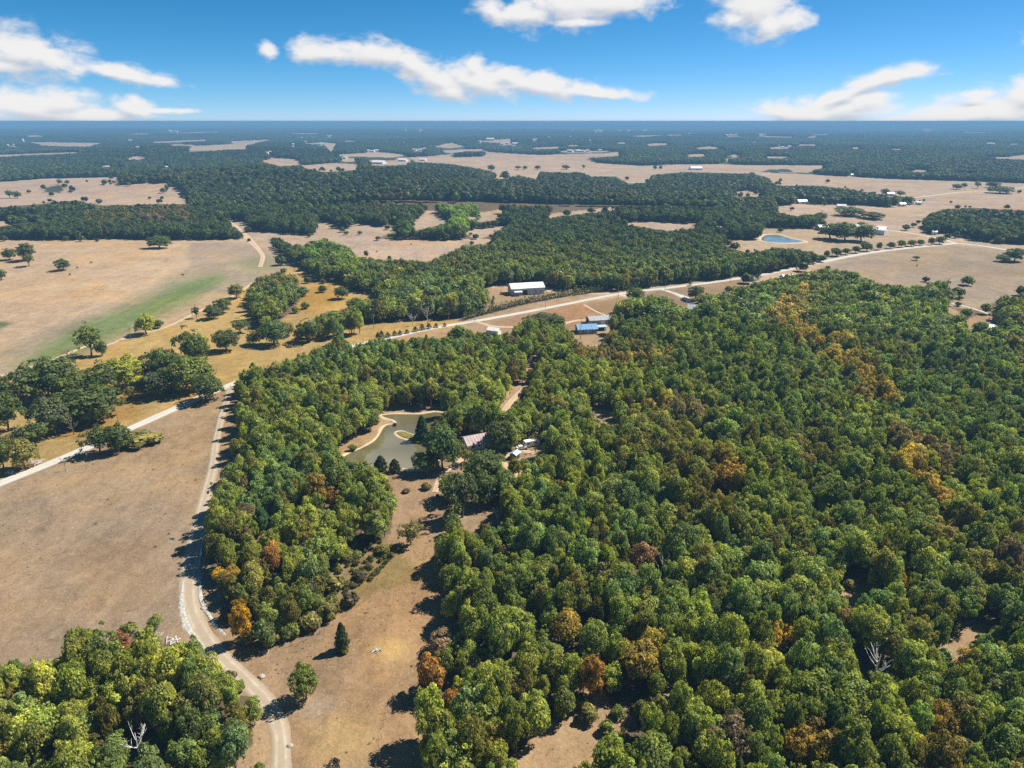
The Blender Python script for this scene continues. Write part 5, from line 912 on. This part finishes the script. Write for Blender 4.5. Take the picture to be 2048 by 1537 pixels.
def gable(name, loc, L, Wd, H, rise, rz, label, cat, mw, mr, wins=(), doors=(), over=0.4, ridges=0, group=None, porch=None, chimney=False, simple=False):
    """L along local x. wins/doors: (side, along, width, height[, sill]) side 'f' -y, 'b' +y, 'l' -x, 'r' +x"""
    root = bpy.data.objects.new(name, None); COL.objects.link(root); root.location = loc; root.rotation_euler = (0, 0, rz); tag(root, label, cat, group)
    a, b = L / 2, Wd / 2; m = MB()
    m.face_block([(-a,-b,-.3),(a,-b,-.3),(a,b,-.3),(-a,b,-.3),(-a,-b,H),(a,-b,H),(a,b,H),(-a,b,H),(-a,0,H+rise),(a,0,H+rise)], [(0,1,5,4),(2,3,7,6),(1,2,6,9,5),(3,0,4,8,7)])
    m.build('wall', mw, root)
    r = MB(); o = over; t = 0.14; sl = rise / b; e = H - sl * o
    for s in (-1, 1):
        P = [(-a-o, s*(b+o), e+.05), (a+o, s*(b+o), e+.05), (a+o, 0, H+rise+.05), (-a-o, 0, H+rise+.05)]; Q = [(x, y, z+t) for x, y, z in P]; r.face_block(P + Q, [(0,1,2,3),(7,6,5,4),(0,4,5,1),(1,5,6,2),(3,2,6,7),(0,3,7,4)])
    ro = r.build('roof', mr, root)
    if chimney: c = MB(); c.box((a*.3, b*.3, H+rise*.9), (.8, .8, 1.6)); c.build('chimney', M_BRICK, ro)
    for k in range(ridges):
        x = -a + (k + .5) * L / ridges; q = MB()
        for s in (-1, 1): q.face_block([(x-.05, s*(b+o), e+.06+t), (x+.05, s*(b+o), e+.06+t), (x+.05, 0, H+rise+.06+t), (x-.05, 0, H+rise+.06+t), (x-.05, s*(b+o), e+.13+t), (x+.05, s*(b+o), e+.13+t), (x+.05, 0, H+rise+.13+t), (x-.05, 0, H+rise+.13+t)], [(0,1,5,4),(1,2,6,5),(3,7,6,2),(0,4,7,3),(4,5,6,7)])
        q.build('roof_rib', mr, ro)
    def put(side, u, z, w_, h_, dpt, name_, mt, par):
        q = MB(); pr = 0.04 + dpt
        if side in 'fb': s = -1 if side == 'f' else 1; q.box((u, s * (b + pr / 2 - .02), z), (w_, pr, h_))
        else: s = -1 if side == 'l' else 1; q.box((s * (a + pr / 2 - .02), u, z), (pr, w_, h_))
        return q.build(name_, mt, par)
    for (sd_, u, w_, h_, z) in wins: f = put(sd_, u, z, w_ + .25, h_ + .25, 0.03, 'window', M_TRIM, root); put(sd_, u, z, w_, h_, 0.06, 'pane', M_GLASS, f)
    for (sd_, u, w_, h_, mt) in doors: put(sd_, u, h_ / 2, w_, h_, 0.06, 'door', mt, root)
    if porch:
        sd_, u, w_, d_, h_ = porch; q = MB(); s = -1 if sd_ == 'f' else 1; y0, y1 = s * b, s * (b + d_); q.face_block([(u-w_/2, y0, h_+.5),(u+w_/2, y0, h_+.5),(u+w_/2, y1, h_),(u-w_/2, y1, h_),(u-w_/2, y0, h_+.62),(u+w_/2, y0, h_+.62),(u+w_/2, y1, h_+.12),(u-w_/2, y1, h_+.12)], [(0,1,2,3),(7,6,5,4),(0,4,5,1),(1,5,6,2),(2,6,7,3),(3,7,4,0)]); q.build('porch_roof', mr, root)
        for x in (u - w_/2 + .15, u + w_/2 - .15): q = MB(); q.box((x, y1 - s*.15, h_/2), (.14, .14, h_)); q.build('post', M_TRIM, root)
    return root
def px_loc(px, py): return at(px, py)
# big white barn
gable('barn', at(1052, 586), 25, 12.5, 5.0, 2.6, math.radians(14), 'large white-roofed barn with pale blue walls in the yard beyond the hedge', 'barn', M_WALLB, M_ROOFW, [('l', 2.5, 1.0, 1.0, 2.0), ('l', -2.5, 1.0, 1.0, 2.0), ('f', 6, 1.2, 1.0, 2.2), ('f', 10, 1.2, 1.0, 2.2)], [('f', -2.5, 3.8, 3.4, M_DARK), ('f', 2.6, 1.1, 2.1, M_WHITE)], 0.5, 10, None, ('f', -8.0, 6.0, 3.2, 2.9))
gable('shed', at(988, 668), 7.5, 4.6, 2.6, 1.3, math.radians(-25), 'small white shed at the top edge of the wood by the road', 'shed', M_WHITE, M_ROOFW, [('f', -1.5, .8, .8, 1.5)], [('f', 1.5, 1.6, 2.1, M_WALLG)], 0.3, 4)
gable('house', at(1172, 664), 11.5, 8.5, 2.9, 1.9, math.radians(8), 'bright blue-roofed house behind dark trees', 'house', M_WALLG, M_ROOFBL, [('f', -3, 1.2, 1.1, 1.5), ('f', 3.2, 1.2, 1.1, 1.5)], [('f', .4, 1.0, 2.1, M_TRIM)], 0.6, 6, None, None, True)
gable('workshop', at(1201, 646), 17, 8.5, 3.0, 1.6, math.radians(12), 'long grey metal workshop behind the blue-roofed house', 'workshop', M_WALLG, M_ROOFG, [('f', -6, 1.2, .9, 1.7), ('f', 6, 1.2, .9, 1.7)], [('l', 0, 3.2, 2.6, M_DARK), ('f', 0, 2.8, 2.5, M_WHITE)], 0.4, 8)
gable('carport', at(1196, 660), 9, 4.5, 2.3, .7, math.radians(8), 'pale carport roof between the blue house and grey workshop', 'carport', M_WHITE, M_ROOFLB, [], [('f', 0, 6.5, 2.0, M_DARK)], 0.3, 5)
# farmhouse by the pond: main range with a cross wing
hp = at(958, 890)
hroot = gable('house', hp, 11.5, 7.6, 2.8, 1.8, math.radians(24), 'white farmhouse with faded pink roof beside the pond', 'house', M_WHITE, M_ROOFP, [('l', 1.6, 1.1, 1.2, 1.5), ('f', -3.8, 1.1, 1.1, 1.5), ('f', 3.8, 1.1, 1.1, 1.5), ('f', -1.4, .8, .8, 1.6)], [('f', 1.4, 1.0, 2.1, M_BRICK)], 0.8, 9, None, ('f', 1.4, 3.0, 1.8, 2.3), True)
wing = MB(); b2 = MB()
wing.face_block([(-1.2,-6.2,-.3),(3.4,-6.2,-.3),(3.4,-3.82,-.3),(-1.2,-3.82,-.3),(-1.2,-6.2,2.4),(3.4,-6.2,2.4),(3.4,-3.82,2.4),(-1.2,-3.82,2.4),(1.1,-6.2,3.4),(1.1,-3.82,3.4)], [(3,0,4,7),(1,2,6,5),(0,1,5,8,4)])
# parked things near the house
gable('shed', at(1030, 916), 3.2, 2.8, 2.0, .7, math.radians(60), 'tiny shed with light blue roof near the driveway loop', 'shed', M_BRICK, M_ROOFLB, [], [('f', 0, .9, 1.7, M_DARK)], 0.25, 3)
gable('house', at(1392, 624), 11, 8, 2.8, 2.0, math.radians(-15), 'grey-roofed house in the trees below the parked white car', 'house', M_BRICK, M_ROOFG, [('f', -3, 1.2, 1.1, 1.5), ('f', 3, 1.2, 1.1, 1.5)], [('f', 0, 1.0, 2.1, M_TRIM)], 0.5, 5)
gable('house', at(1577, 562), 12, 8, 3.0, 2.0, math.radians(10), 'white house at the wood corner beside the gravel road', 'house', M_WHITE, M_ROOFW, [('f', -3, 1.2, 1.1, 1.5), ('f', 3, 1.2, 1.1, 1.5)], [('f', 0, 1.0, 2.1, M_BRICK)], 0.5, 5)
gable('house', at(1972, 664), 12, 8, 2.8, 1.9, math.radians(-20), 'white-roofed house in the right-hand clearing', 'house', M_WALLG, M_ROOFW, [('f', -3, 1.2, 1.1, 1.5), ('f', 3, 1.2, 1.1, 1.5)], [('f', 0, 1.0, 2.1, M_TRIM)], 0.5, 5)
gable('metal_hall', at(1737, 466), 36, 17, 5.2, 3.2, math.radians(-38), 'white metal hall right of the blue pond trees', 'hall', M_WHITE, M_ROOFW, [], [('r', 0, 5, 4, M_WALLG), ('f', -8, 4, 3.6, M_WALLG)], 0.4, 10)
gable('farmhouse', at(1652, 460), 22, 12, 3.2, 2.6, math.radians(8), 'pale-roofed farmhouse behind the blue pond', 'house', M_WALLG, M_ROOFW, [('f', -6, 1.6, 1.3, 1.6), ('f', 6, 1.6, 1.3, 1.6)], [('f', 0, 1.3, 2.1, M_TRIM)], 0.5, 0)
gable('shed', at(318, 490), 9, 6, 2.6, 1.4, 0.3, 'pale shed half hidden under the tree topping the hay field', 'shed', M_WHITE, M_ROOFW, [], [('f', 0, 3, 2, M_DARK)], 0.3, 0)
for px, py, wp, lab in FARB:
    p = at(px, py); d = float(project(p.x, p.y, p.z)[2]); Lm = wp * d / FPX
    gable('farm_building', p, Lm, Lm * .55, 3.2 + Lm * .04, Lm * .12 + .6, random.uniform(-.5, .5), lab, 'farm building', M_WHITE, M_ROOFW, [], [('f', 0, Lm * .18, 2.4, M_DARK)], .3, 0, 'far farm buildings')
proto = None
for i, (px, py, wp) in enumerate(SPK):
    p = at(px, py); d = float(project(p.x, p.y, p.z)[2]); Lm = max(10, wp * 0.9 * d / FPX); p.z += 1.5 if d < 4500 else 4
    bandw = 'just below the skyline' if py < 268 else ('in the middle of the blue woods' if py < 296 else 'at the near edge of the blue woods')
    lab = f'tiny far-off white building {bandw}, ' 
    if proto is None:
        proto = gable('far_building', p, 1.0, .55, .34, .18, 0, lab, 'building', M_WHITE, M_ROOFW, [], [], .03, 0, 'white specks of distant buildings'); r = proto
    else:
        r = proto.copy(); COL.objects.link(r)
        for ch in proto.children: c = ch.copy(); COL.objects.link(c); c.parent = r
    r.location = p; r.scale = (Lm, Lm, Lm * .42 + 3); r.rotation_euler = (0, 0, random.uniform(-.6, .6)); r['_b'] = bandw; r['_x'] = px
spk = [o for o in COL.objects if o.name.startswith('far_building')]
for b_ in sorted(set(o['_b'] for o in spk)):
    for i, o in enumerate(sorted((q for q in spk if q.get('_b') == b_), key=lambda q: q['_x'])):
        o['label'] = f'tiny white far-off building {b_}, {ORDW[i] if i < len(ORDW) else "last"} from the left'; del o['_b']; del o['_x']
tw = at(48, 291); d = float(project(tw.x, tw.y, tw.z)[2]); b = MB(); b.tube([(0,0,0),(0,0,26),(0,0,30),(0,0,33)], [5.5, 5.5, 4.2, .6], 14); o = b.build('silo', M_WHITE, None, True); o.location = tw; tag(o, 'tall white silo standing above the far left woods', 'silo')

# vehicles and poles
M_CARW = plain('white_car_paint', (0.78, 0.78, 0.78), 0.25, 0.5, 0, 0.02); M_TYRE = plain('tyre_rubber', (0.02, 0.02, 0.02), 0.9, 0.1); M_RIM = plain('wheel_rim', (0.4, 0.4, 0.42), 0.4, 0.5, 0.6); M_LAMP = plain('lamp_glass', (0.7, 0.7, 0.65), 0.2, 0.5); M_POLE = plain('weathered_pole_wood', (0.30, 0.235, 0.17), 0.9, 0.1, 0, 0.2, 2)
def car(loc, rz, label, paint, name='parked_car', L=4.6, van=False):
    root = bpy.data.objects.new(name, None); COL.objects.link(root); root.location = loc; root.rotation_euler = (0, 0, rz); tag(root, label, 'car')
    a = L / 2; prof = [(-a,.35),(-a,.85),(-a+.15,.95),(-a+.5,1.0)] + ([(-a+.6,1.75),(a-1.5,1.8),(a-.8,1.1)] if van else [(-a+.9,1.42),(.3,1.46),(a-1.5,1.0)]) + [(a-.3,.88),(a,.72),(a,.35)]; m = MB(); n = len(prof)
    for s in (-1, 1): pass
    V = [(x, -.86 if z < 1.05 else -.70, z) for x, z in prof] + [(x, .86 if z < 1.05 else .70, z) for x, z in prof]; m.face_block(V, [tuple(range(n)), tuple(reversed(range(n, 2*n)))] + [((i+1) % n, i, i + n, (i+1) % n + n) for i in range(n)]); body = m.build('body', paint, root)
    zt = 1.55 if van else 1.22
    for s in (-1, 1): q = MB(); q.box((-.3, s * .79, zt - .05), (L * .42, .06, .3)); q.build('window', M_GLASS, root)
    q = MB(); q.face_block([(a-1.45, -.62, 1.05),(a-1.45, .62, 1.05),(a-2.1 if not van else a-1.5, .6, zt+.2),(a-2.1 if not van else a-1.5, -.6, zt+.2)], [(0,1,2,3)]); q.build('windscreen', M_GLASS, root)
    for sx in (-a + .85, a - .85):
        for s in (-1, 1): q = MB(); q.tube([(sx, s*.70, .33), (sx, s*.92, .33)], [.33, .33], 14); wo_ = q.build('wheel', M_TYRE, root); q = MB(); q.tube([(sx, s*.90, .33), (sx, s*.935, .33)], [.19, .19], 10); q.build('rim', M_RIM, wo_)
    for s in (-1, 1): q = MB(); q.box((a + .01, s * .58, .72), (.05, .34, .16)); q.build('headlight', M_LAMP, root)
    return root
car(at(1378, 604), math.radians(200), 'white car parked on the pale drive beside the dark tree', M_CARW, van=True)
car(at(1368, 598), math.radians(20), 'second white car parked higher on the pale drive', M_CARW)
car(at(1044, 898), math.radians(15), 'white car parked on the driveway loop right of the house', M_CARW)
def trailer(loc, rz, label):
    root = bpy.data.objects.new('camper_trailer', None); COL.objects.link(root); root.location = loc; root.rotation_euler = (0, 0, rz); tag(root, label, 'trailer'); m = MB(); pr = [(-3.2,.6),(-3.3,1.8),(-2.9,2.75),(2.8,2.75),(3.3,1.9),(3.0,.6)]; n = len(pr)
    m.face_block([(x, -1.15, z) for x, z in pr] + [(x, 1.15, z) for x, z in pr], [tuple(range(n)), tuple(reversed(range(n, 2*n)))] + [((i+1) % n, i, i+n, (i+1) % n + n) for i in range(n)]); m.build('body', M_CARW, root)
    for u, w_ in ((-1.8, 1.1), (1.6, 1.0)): q = MB(); q.box((u, -1.17, 1.85), (w_, .06, .6)); q.build('window', M_GLASS, root)
    q = MB(); q.box((0, -1.17, 1.5), (.75, .07, 1.75)); q.build('door', M_TRIM, root)
    for s in (-1, 1): q = MB(); q.tube([(-.2, s*.95, .35), (-.2, s*1.2, .35)], [.36, .36], 12); q.build('wheel', M_TYRE, root)
    q = MB(); q.tube([(3.0, 0, .6), (4.3, 0, .5)], [.06, .06], 6); q.build('tow_bar', M_RIM, root)
trailer(at(1062, 893), math.radians(25), 'white camper trailer behind the bare tree near the house')
def pole(px, base, h, label, lean=0.0):
    p = at(px, base); root = bpy.data.objects.new('utility_pole', None); COL.objects.link(root); root.location = p; root.rotation_euler = (0, lean, random.uniform(-.3, .3)); tag(root, label, 'utility pole', 'wooden utility poles')
    m = MB(); m.tube([(0,0,-.3),(0,0,h*.5),(0,0,h)], [.17,.145,.11], 8); m.build('pole', M_POLE, root); m = MB(); m.box((0,-.14,h-.7),(2.2,.1,.12)); ca = m.build('crossarm', M_POLE, root)
    for x in (-.95,-.4,.4,.95): q = MB(); q.tube([(x,-.14,h-.63),(x,-.14,h-.45)],[.05,.03],6); q.build('insulator', M_TRIM, ca)
for px, base, h, lab, ln in [(239,850,9.5,'leaning utility pole by the road above the pair of oaks',-.05),(748,657,9,'utility pole at the edge of the golden strip'  ,0),(897,640,9,'utility pole near the road where the hedge begins',0),(950,643,9,'utility pole at the road bend above the white shed',0),(1161,678,13,'tall lamp-like pole beside the blue-roofed house',0),(1091,617,9,'utility pole on the lawn side of the road',0),(1236,596,9,'utility pole by the junction of the lawn drive',0),(1330,583,9,'utility pole at the drive to the parked cars',0),(1460,566,9,'utility pole where the road nears the wood corner',0)]:
    pole(px, base, h, lab, ln)
# wire fence along the right side of the clearing
def fence(pix, label, step=5.0, h=1.35):
    pts = spline([at(*p) for p in pix], step); root = bpy.data.objects.new('wire_fence', None); COL.objects.link(root); root.location = pts[0]; tag(root, label, 'fence', 'wire fences'); o = pts[0]; me = None
    b = MB(); b.tube([(0,0,-.2),(0,0,h)],[.06,.05],5); me = b.mesh('fence_post', M_POLE)
    for p in pts: link('post', me, root, p - o)
    for z in (.45,.85,1.25): b = MB(); b.tube([p - o + Vector((0,0,z)) for p in pts],[.012]*len(pts),3); b.build('wire', M_POLE, root)
fence([(856,1095),(846,1144),(836,1185),(826,1222)], 'wire fence in the tree shade at the neck of the clearing'); fence([(786,1395),(775,1425),(768,1455),(758,1500),(752,1537)], 'wire fence in the tree shade at the bottom of the clearing')
fence([(520,1312),(584,1292),(640,1268),(693,1232),(740,1195)], 'wire fence along the foot of the scrub strip')
# brush piles and logs
def pile(px, py, r, label, n, mat, seed):
    rng = random.Random(seed); root = bpy.data.objects.new('brush_pile', None); COL.objects.link(root); root.location = at(px, py); tag(root, label, 'brush pile', 'brush piles')
    for i in range(n):
        a = rng.uniform(0, 6.28); L = rng.uniform(.5, 1.1) * r; c = Vector((rng.uniform(-.5,.5)*r, rng.uniform(-.4,.4)*r, rng.uniform(.1,.35)*r*.6)); d = Vector((math.cos(a), math.sin(a), rng.uniform(-.15,.3))) * L
        b = MB(); b.tube([c - d*.5, c + Vector((0,0,.04)), c + d*.5],[.09,.075,.04],5); b.build('branch', mat, root)
pile(753, 1302, 1.7, 'small grey brush pile on the straw-yellow patch of the clearing', 14, M_DEADWOOD, 1); pile(668, 1528, 2.0, 'burnt dark brush pile on the straw patch at the bottom', 16, M_DARK, 2); pile(70, 928, 4.0, 'grey brush pile on the road verge at the left', 24, M_DEADWOOD, 3); pile(472, 1292, 1.8, 'brush pile beside the lane bend', 12, M_DEADBROWN, 4); pile(566, 1282, 2.0, 'pale fallen limbs at the foot of the scrub strip', 9, M_DEADWOOD, 5); pile(345, 1282, 2.6, 'bleached fallen limbs at the corner of the lower left wood', 14, M_WHITEWOOD, 6)
# boulders along the lane verge
M_STONE = plain('pale_boulder', (0.36, 0.32, 0.27), 0.9, 0.1, 0, 0.2, 1.5)
def rock(px, py, s, label, seed):
    rng = np.random.default_rng(seed); V, F = [], []; n = 9; 
    for i in range(5):
        z = [-.15, .25, .55, .78, .85][i]; rr = [1.0, 1.05, .85, .5, .12][i]
        for k in range(n): q = 2*math.pi*k/n; e = rr * (1 + rng.uniform(-.18, .18)); V.append((e*math.cos(q)*s, e*math.sin(q)*s*.8, z*s*.8 + rng.uniform(-.05,.05)*s))
    F = [(i*n+k, i*n+(k+1) % n, (i+1)*n+(k+1) % n, (i+1)*n+k) for i in range(4) for k in range(n)]; me = bpy.data.meshes.new('boulder'); me.from_pydata(V, [], F + [tuple(4*n+k for k in range(n))]); me.materials.append(M_STONE); o = link('boulder', me, None, at(px, py)); tag(o, label, 'boulder', 'pale boulders')
rock(523, 1354, .8, 'pale boulder right of the lane on the clearing', 1); rock(405, 1218, .6, 'pale boulder on the right gravel verge of the lane', 2); rock(530, 1306, .9, 'pale boulder at the lower tip of the scrub strip', 3); rock(20, 946, 1.6, 'broad pale rock on the road verge at the left edge', 4); rock(580, 1493, .7, 'pale boulder beside the bottom end of the lane', 5)
# cattle on the hay field
M_HIDE = plain('dark_cattle_hide', (0.03, 0.022, 0.018), 0.7, 0.2)
def cow(px, py, rz, label):
    root = bpy.data.objects.new('cow', None); COL.objects.link(root); root.location = at(px, py); root.rotation_euler = (0, 0, rz); tag(root, label, 'cow', 'dark cattle on the pastures')
    me = bpy.data.meshes.new('cow'); v = [(-.85,0,1.1),(-.3,0,1.12),(.35,0,1.12),(.8,0,1.2),(1.2,0,1.05),(1.55,0,.8)]; e = [(0,1),(1,2),(2,3),(3,4),(4,5)]; r = [.34,.42,.42,.30,.2,.13]
    for x, i in ((-.78,0),(.62,3)):
        for s in (-.22,.22): n = len(v); v += [(x,s,.75),(x+.04,s,.4),(x,s,.0)]; e += [(i,n),(n,n+1),(n+1,n+2)]; r += [.17,.09,.07]
    n = len(v); v += [(-1.2,0,1.2),(-1.3,0,.6)]; e += [(0,n),(n,n+1)]; r += [.06,.04]
    me.from_pydata(v, e, []); me.materials.append(M_HIDE); o = link('body', me, root); sk = o.modifiers.new('skin', 'SKIN')
    for i, d_ in enumerate(me.skin_vertices[0].data): d_.radius = (r[i], r[i] * (1.15 if i < 4 else 1)); d_.use_root = (i == 1)
    o.modifiers.new('smooth', 'SUBSURF').render_levels = 1
for px, py, rz, lab in [(183,527,.3,'dark cow on the hay field, nearest the wood'),(155,537,1.9,'dark cow just right of the lone hay field tree'),(140,551,2.6,'dark cow below the lone hay field tree'),(366,552,.2,'dark cow near the worked ground of the hay field'),(1834,533,.5,'dark cow in the right field below the small tree'),(754,505,1.0,'dark cow on the lower valley field, left one'),(822,490,2.2,'dark cow on the lower valley field, right one')]:
    cow(px, py, rz, lab)
# dry weeds and grass tufts over the near open ground, and low scrub: more than one could count
def weeds():
    rng = np.random.default_rng(77); x, y = jgrid(0, 330, 1.9, seed=41, jit=0.5); z = hgt(x, y); px, py, dep = project(x, y, z); ok = ~in_woods(px, py) & (py > 640) & ~pip(POND_PX, px, py)
    lane = [(462,772),(445,828),(431,890),(418,968),(396,1060),(378,1160),(378,1195),(416,1285),(495,1365),(553,1440),(562,1520),(556,1700)]; road = [(0,967),(250,862),(400,795),(475,764),(600,722),(700,694),(800,671),(930,646)]
    ok &= (seg_dist(px, py, lane) > 26) & (seg_dist(px, py, road) > 16) & (rng.uniform(0, 1, len(x)) < 0.05 + 0.4 * (0.5 + 0.5 * np.sin(x * .11 + np.sin(y * .07) * 2)) ** 3)
    x, y, z, px, py = x[ok], y[ok], z[ok], px[ok], py[ok]; n = len(x); base = np.array((0.42, 0.33, 0.21)); alt = np.array((0.24, 0.19, 0.10)); k = rng.uniform(0, 1, (n, 1))
    V, F, T = [], [], []
    tm = []
    for s in range(3):
        r2 = np.random.default_rng(600 + s); C = r2.normal(size=(34, 3)) * np.array([.3, .3, .0]); C[:, 2] = r2.uniform(.1, .6, 34); N = C * np.array([1, 1, .3]) + r2.normal(size=(34, 3)) * .5; N /= np.linalg.norm(N, axis=1)[:, None]; v, f = quads_at(C, N, r2.uniform(.12, .3, 34), r2, 2.2); tm.append(template('weed_tuft', leaf_mesh('weed_tuft', (v, f, np.full(len(v), .4)), M_LEAF_I)))
    sz = rng.uniform(.15, .4, n) * np.where(rng.uniform(0, 1, n) < .05, 2.2, 1); d = dict(x=x, y=y, z=z, rot=rng.uniform(0, 6.28, n), var=rng.integers(0, 999, n), tint=base + (alt - base) * k); instancer('dry_weeds', d, tm, sz, sz * .8); return n
def scrub():
    rng = np.random.default_rng(78); poly = [(690,1128),(720,1080),(762,1072),(800,1100),(740,1165),(640,1225),(540,1288),(500,1278),(600,1230)]; x, y = jgrid(0, 260, 1.7, seed=43, jit=.5); z = hgt(x, y); px, py, _ = project(x, y, z); ok = pip(poly, px, py) & (rng.uniform(0, 1, len(x)) < .6); x, y, z = x[ok], y[ok], z[ok]; n = len(x)
    c = np.array((0.15, 0.135, 0.05)) + (np.array((0.10, 0.12, 0.03)) - np.array((0.15, 0.135, 0.05))) * rng.uniform(0, 1, (n, 1)); sz = rng.uniform(.9, 2.2, n)
    src = [template('scrub_bush', leaf_mesh('scrub_bush', shrub_unit(700 + i, 160), M_LEAF_I)) for i in range(3)]; instancer('scrub', dict(x=x, y=y, z=z, rot=rng.uniform(0, 6.28, n), var=rng.integers(0, 99, n), tint=c), src, sz, sz * .8); return n
def understory():
    rng = np.random.default_rng(79); x, y = jgrid(0, 300, 4.2, seed=47, jit=.5); z = hgt(x, y); a, b, _ = project(x, y, z + 1.0); ok = in_woods(a, b) & (rng.uniform(0, 1, len(x)) < .5); x, y, z = x[ok], y[ok], z[ok]; n = len(x); px, py, _ = project(x, y, z); sz = rng.uniform(1.6, 3.8, n)
    src = [template('scrub_bush', leaf_mesh('scrub_bush', shrub_unit(720 + i, 220), M_LEAF_I)) for i in range(3)]; instancer('undergrowth', dict(x=x, y=y, z=z, rot=rng.uniform(0, 6.28, n), var=rng.integers(0, 99, n), tint=wood_tint(x, y, px, py, np.hypot(x, y), rng) * .9), src, sz, sz * .95); return n
print('WEEDS', weeds(), scrub(), understory())
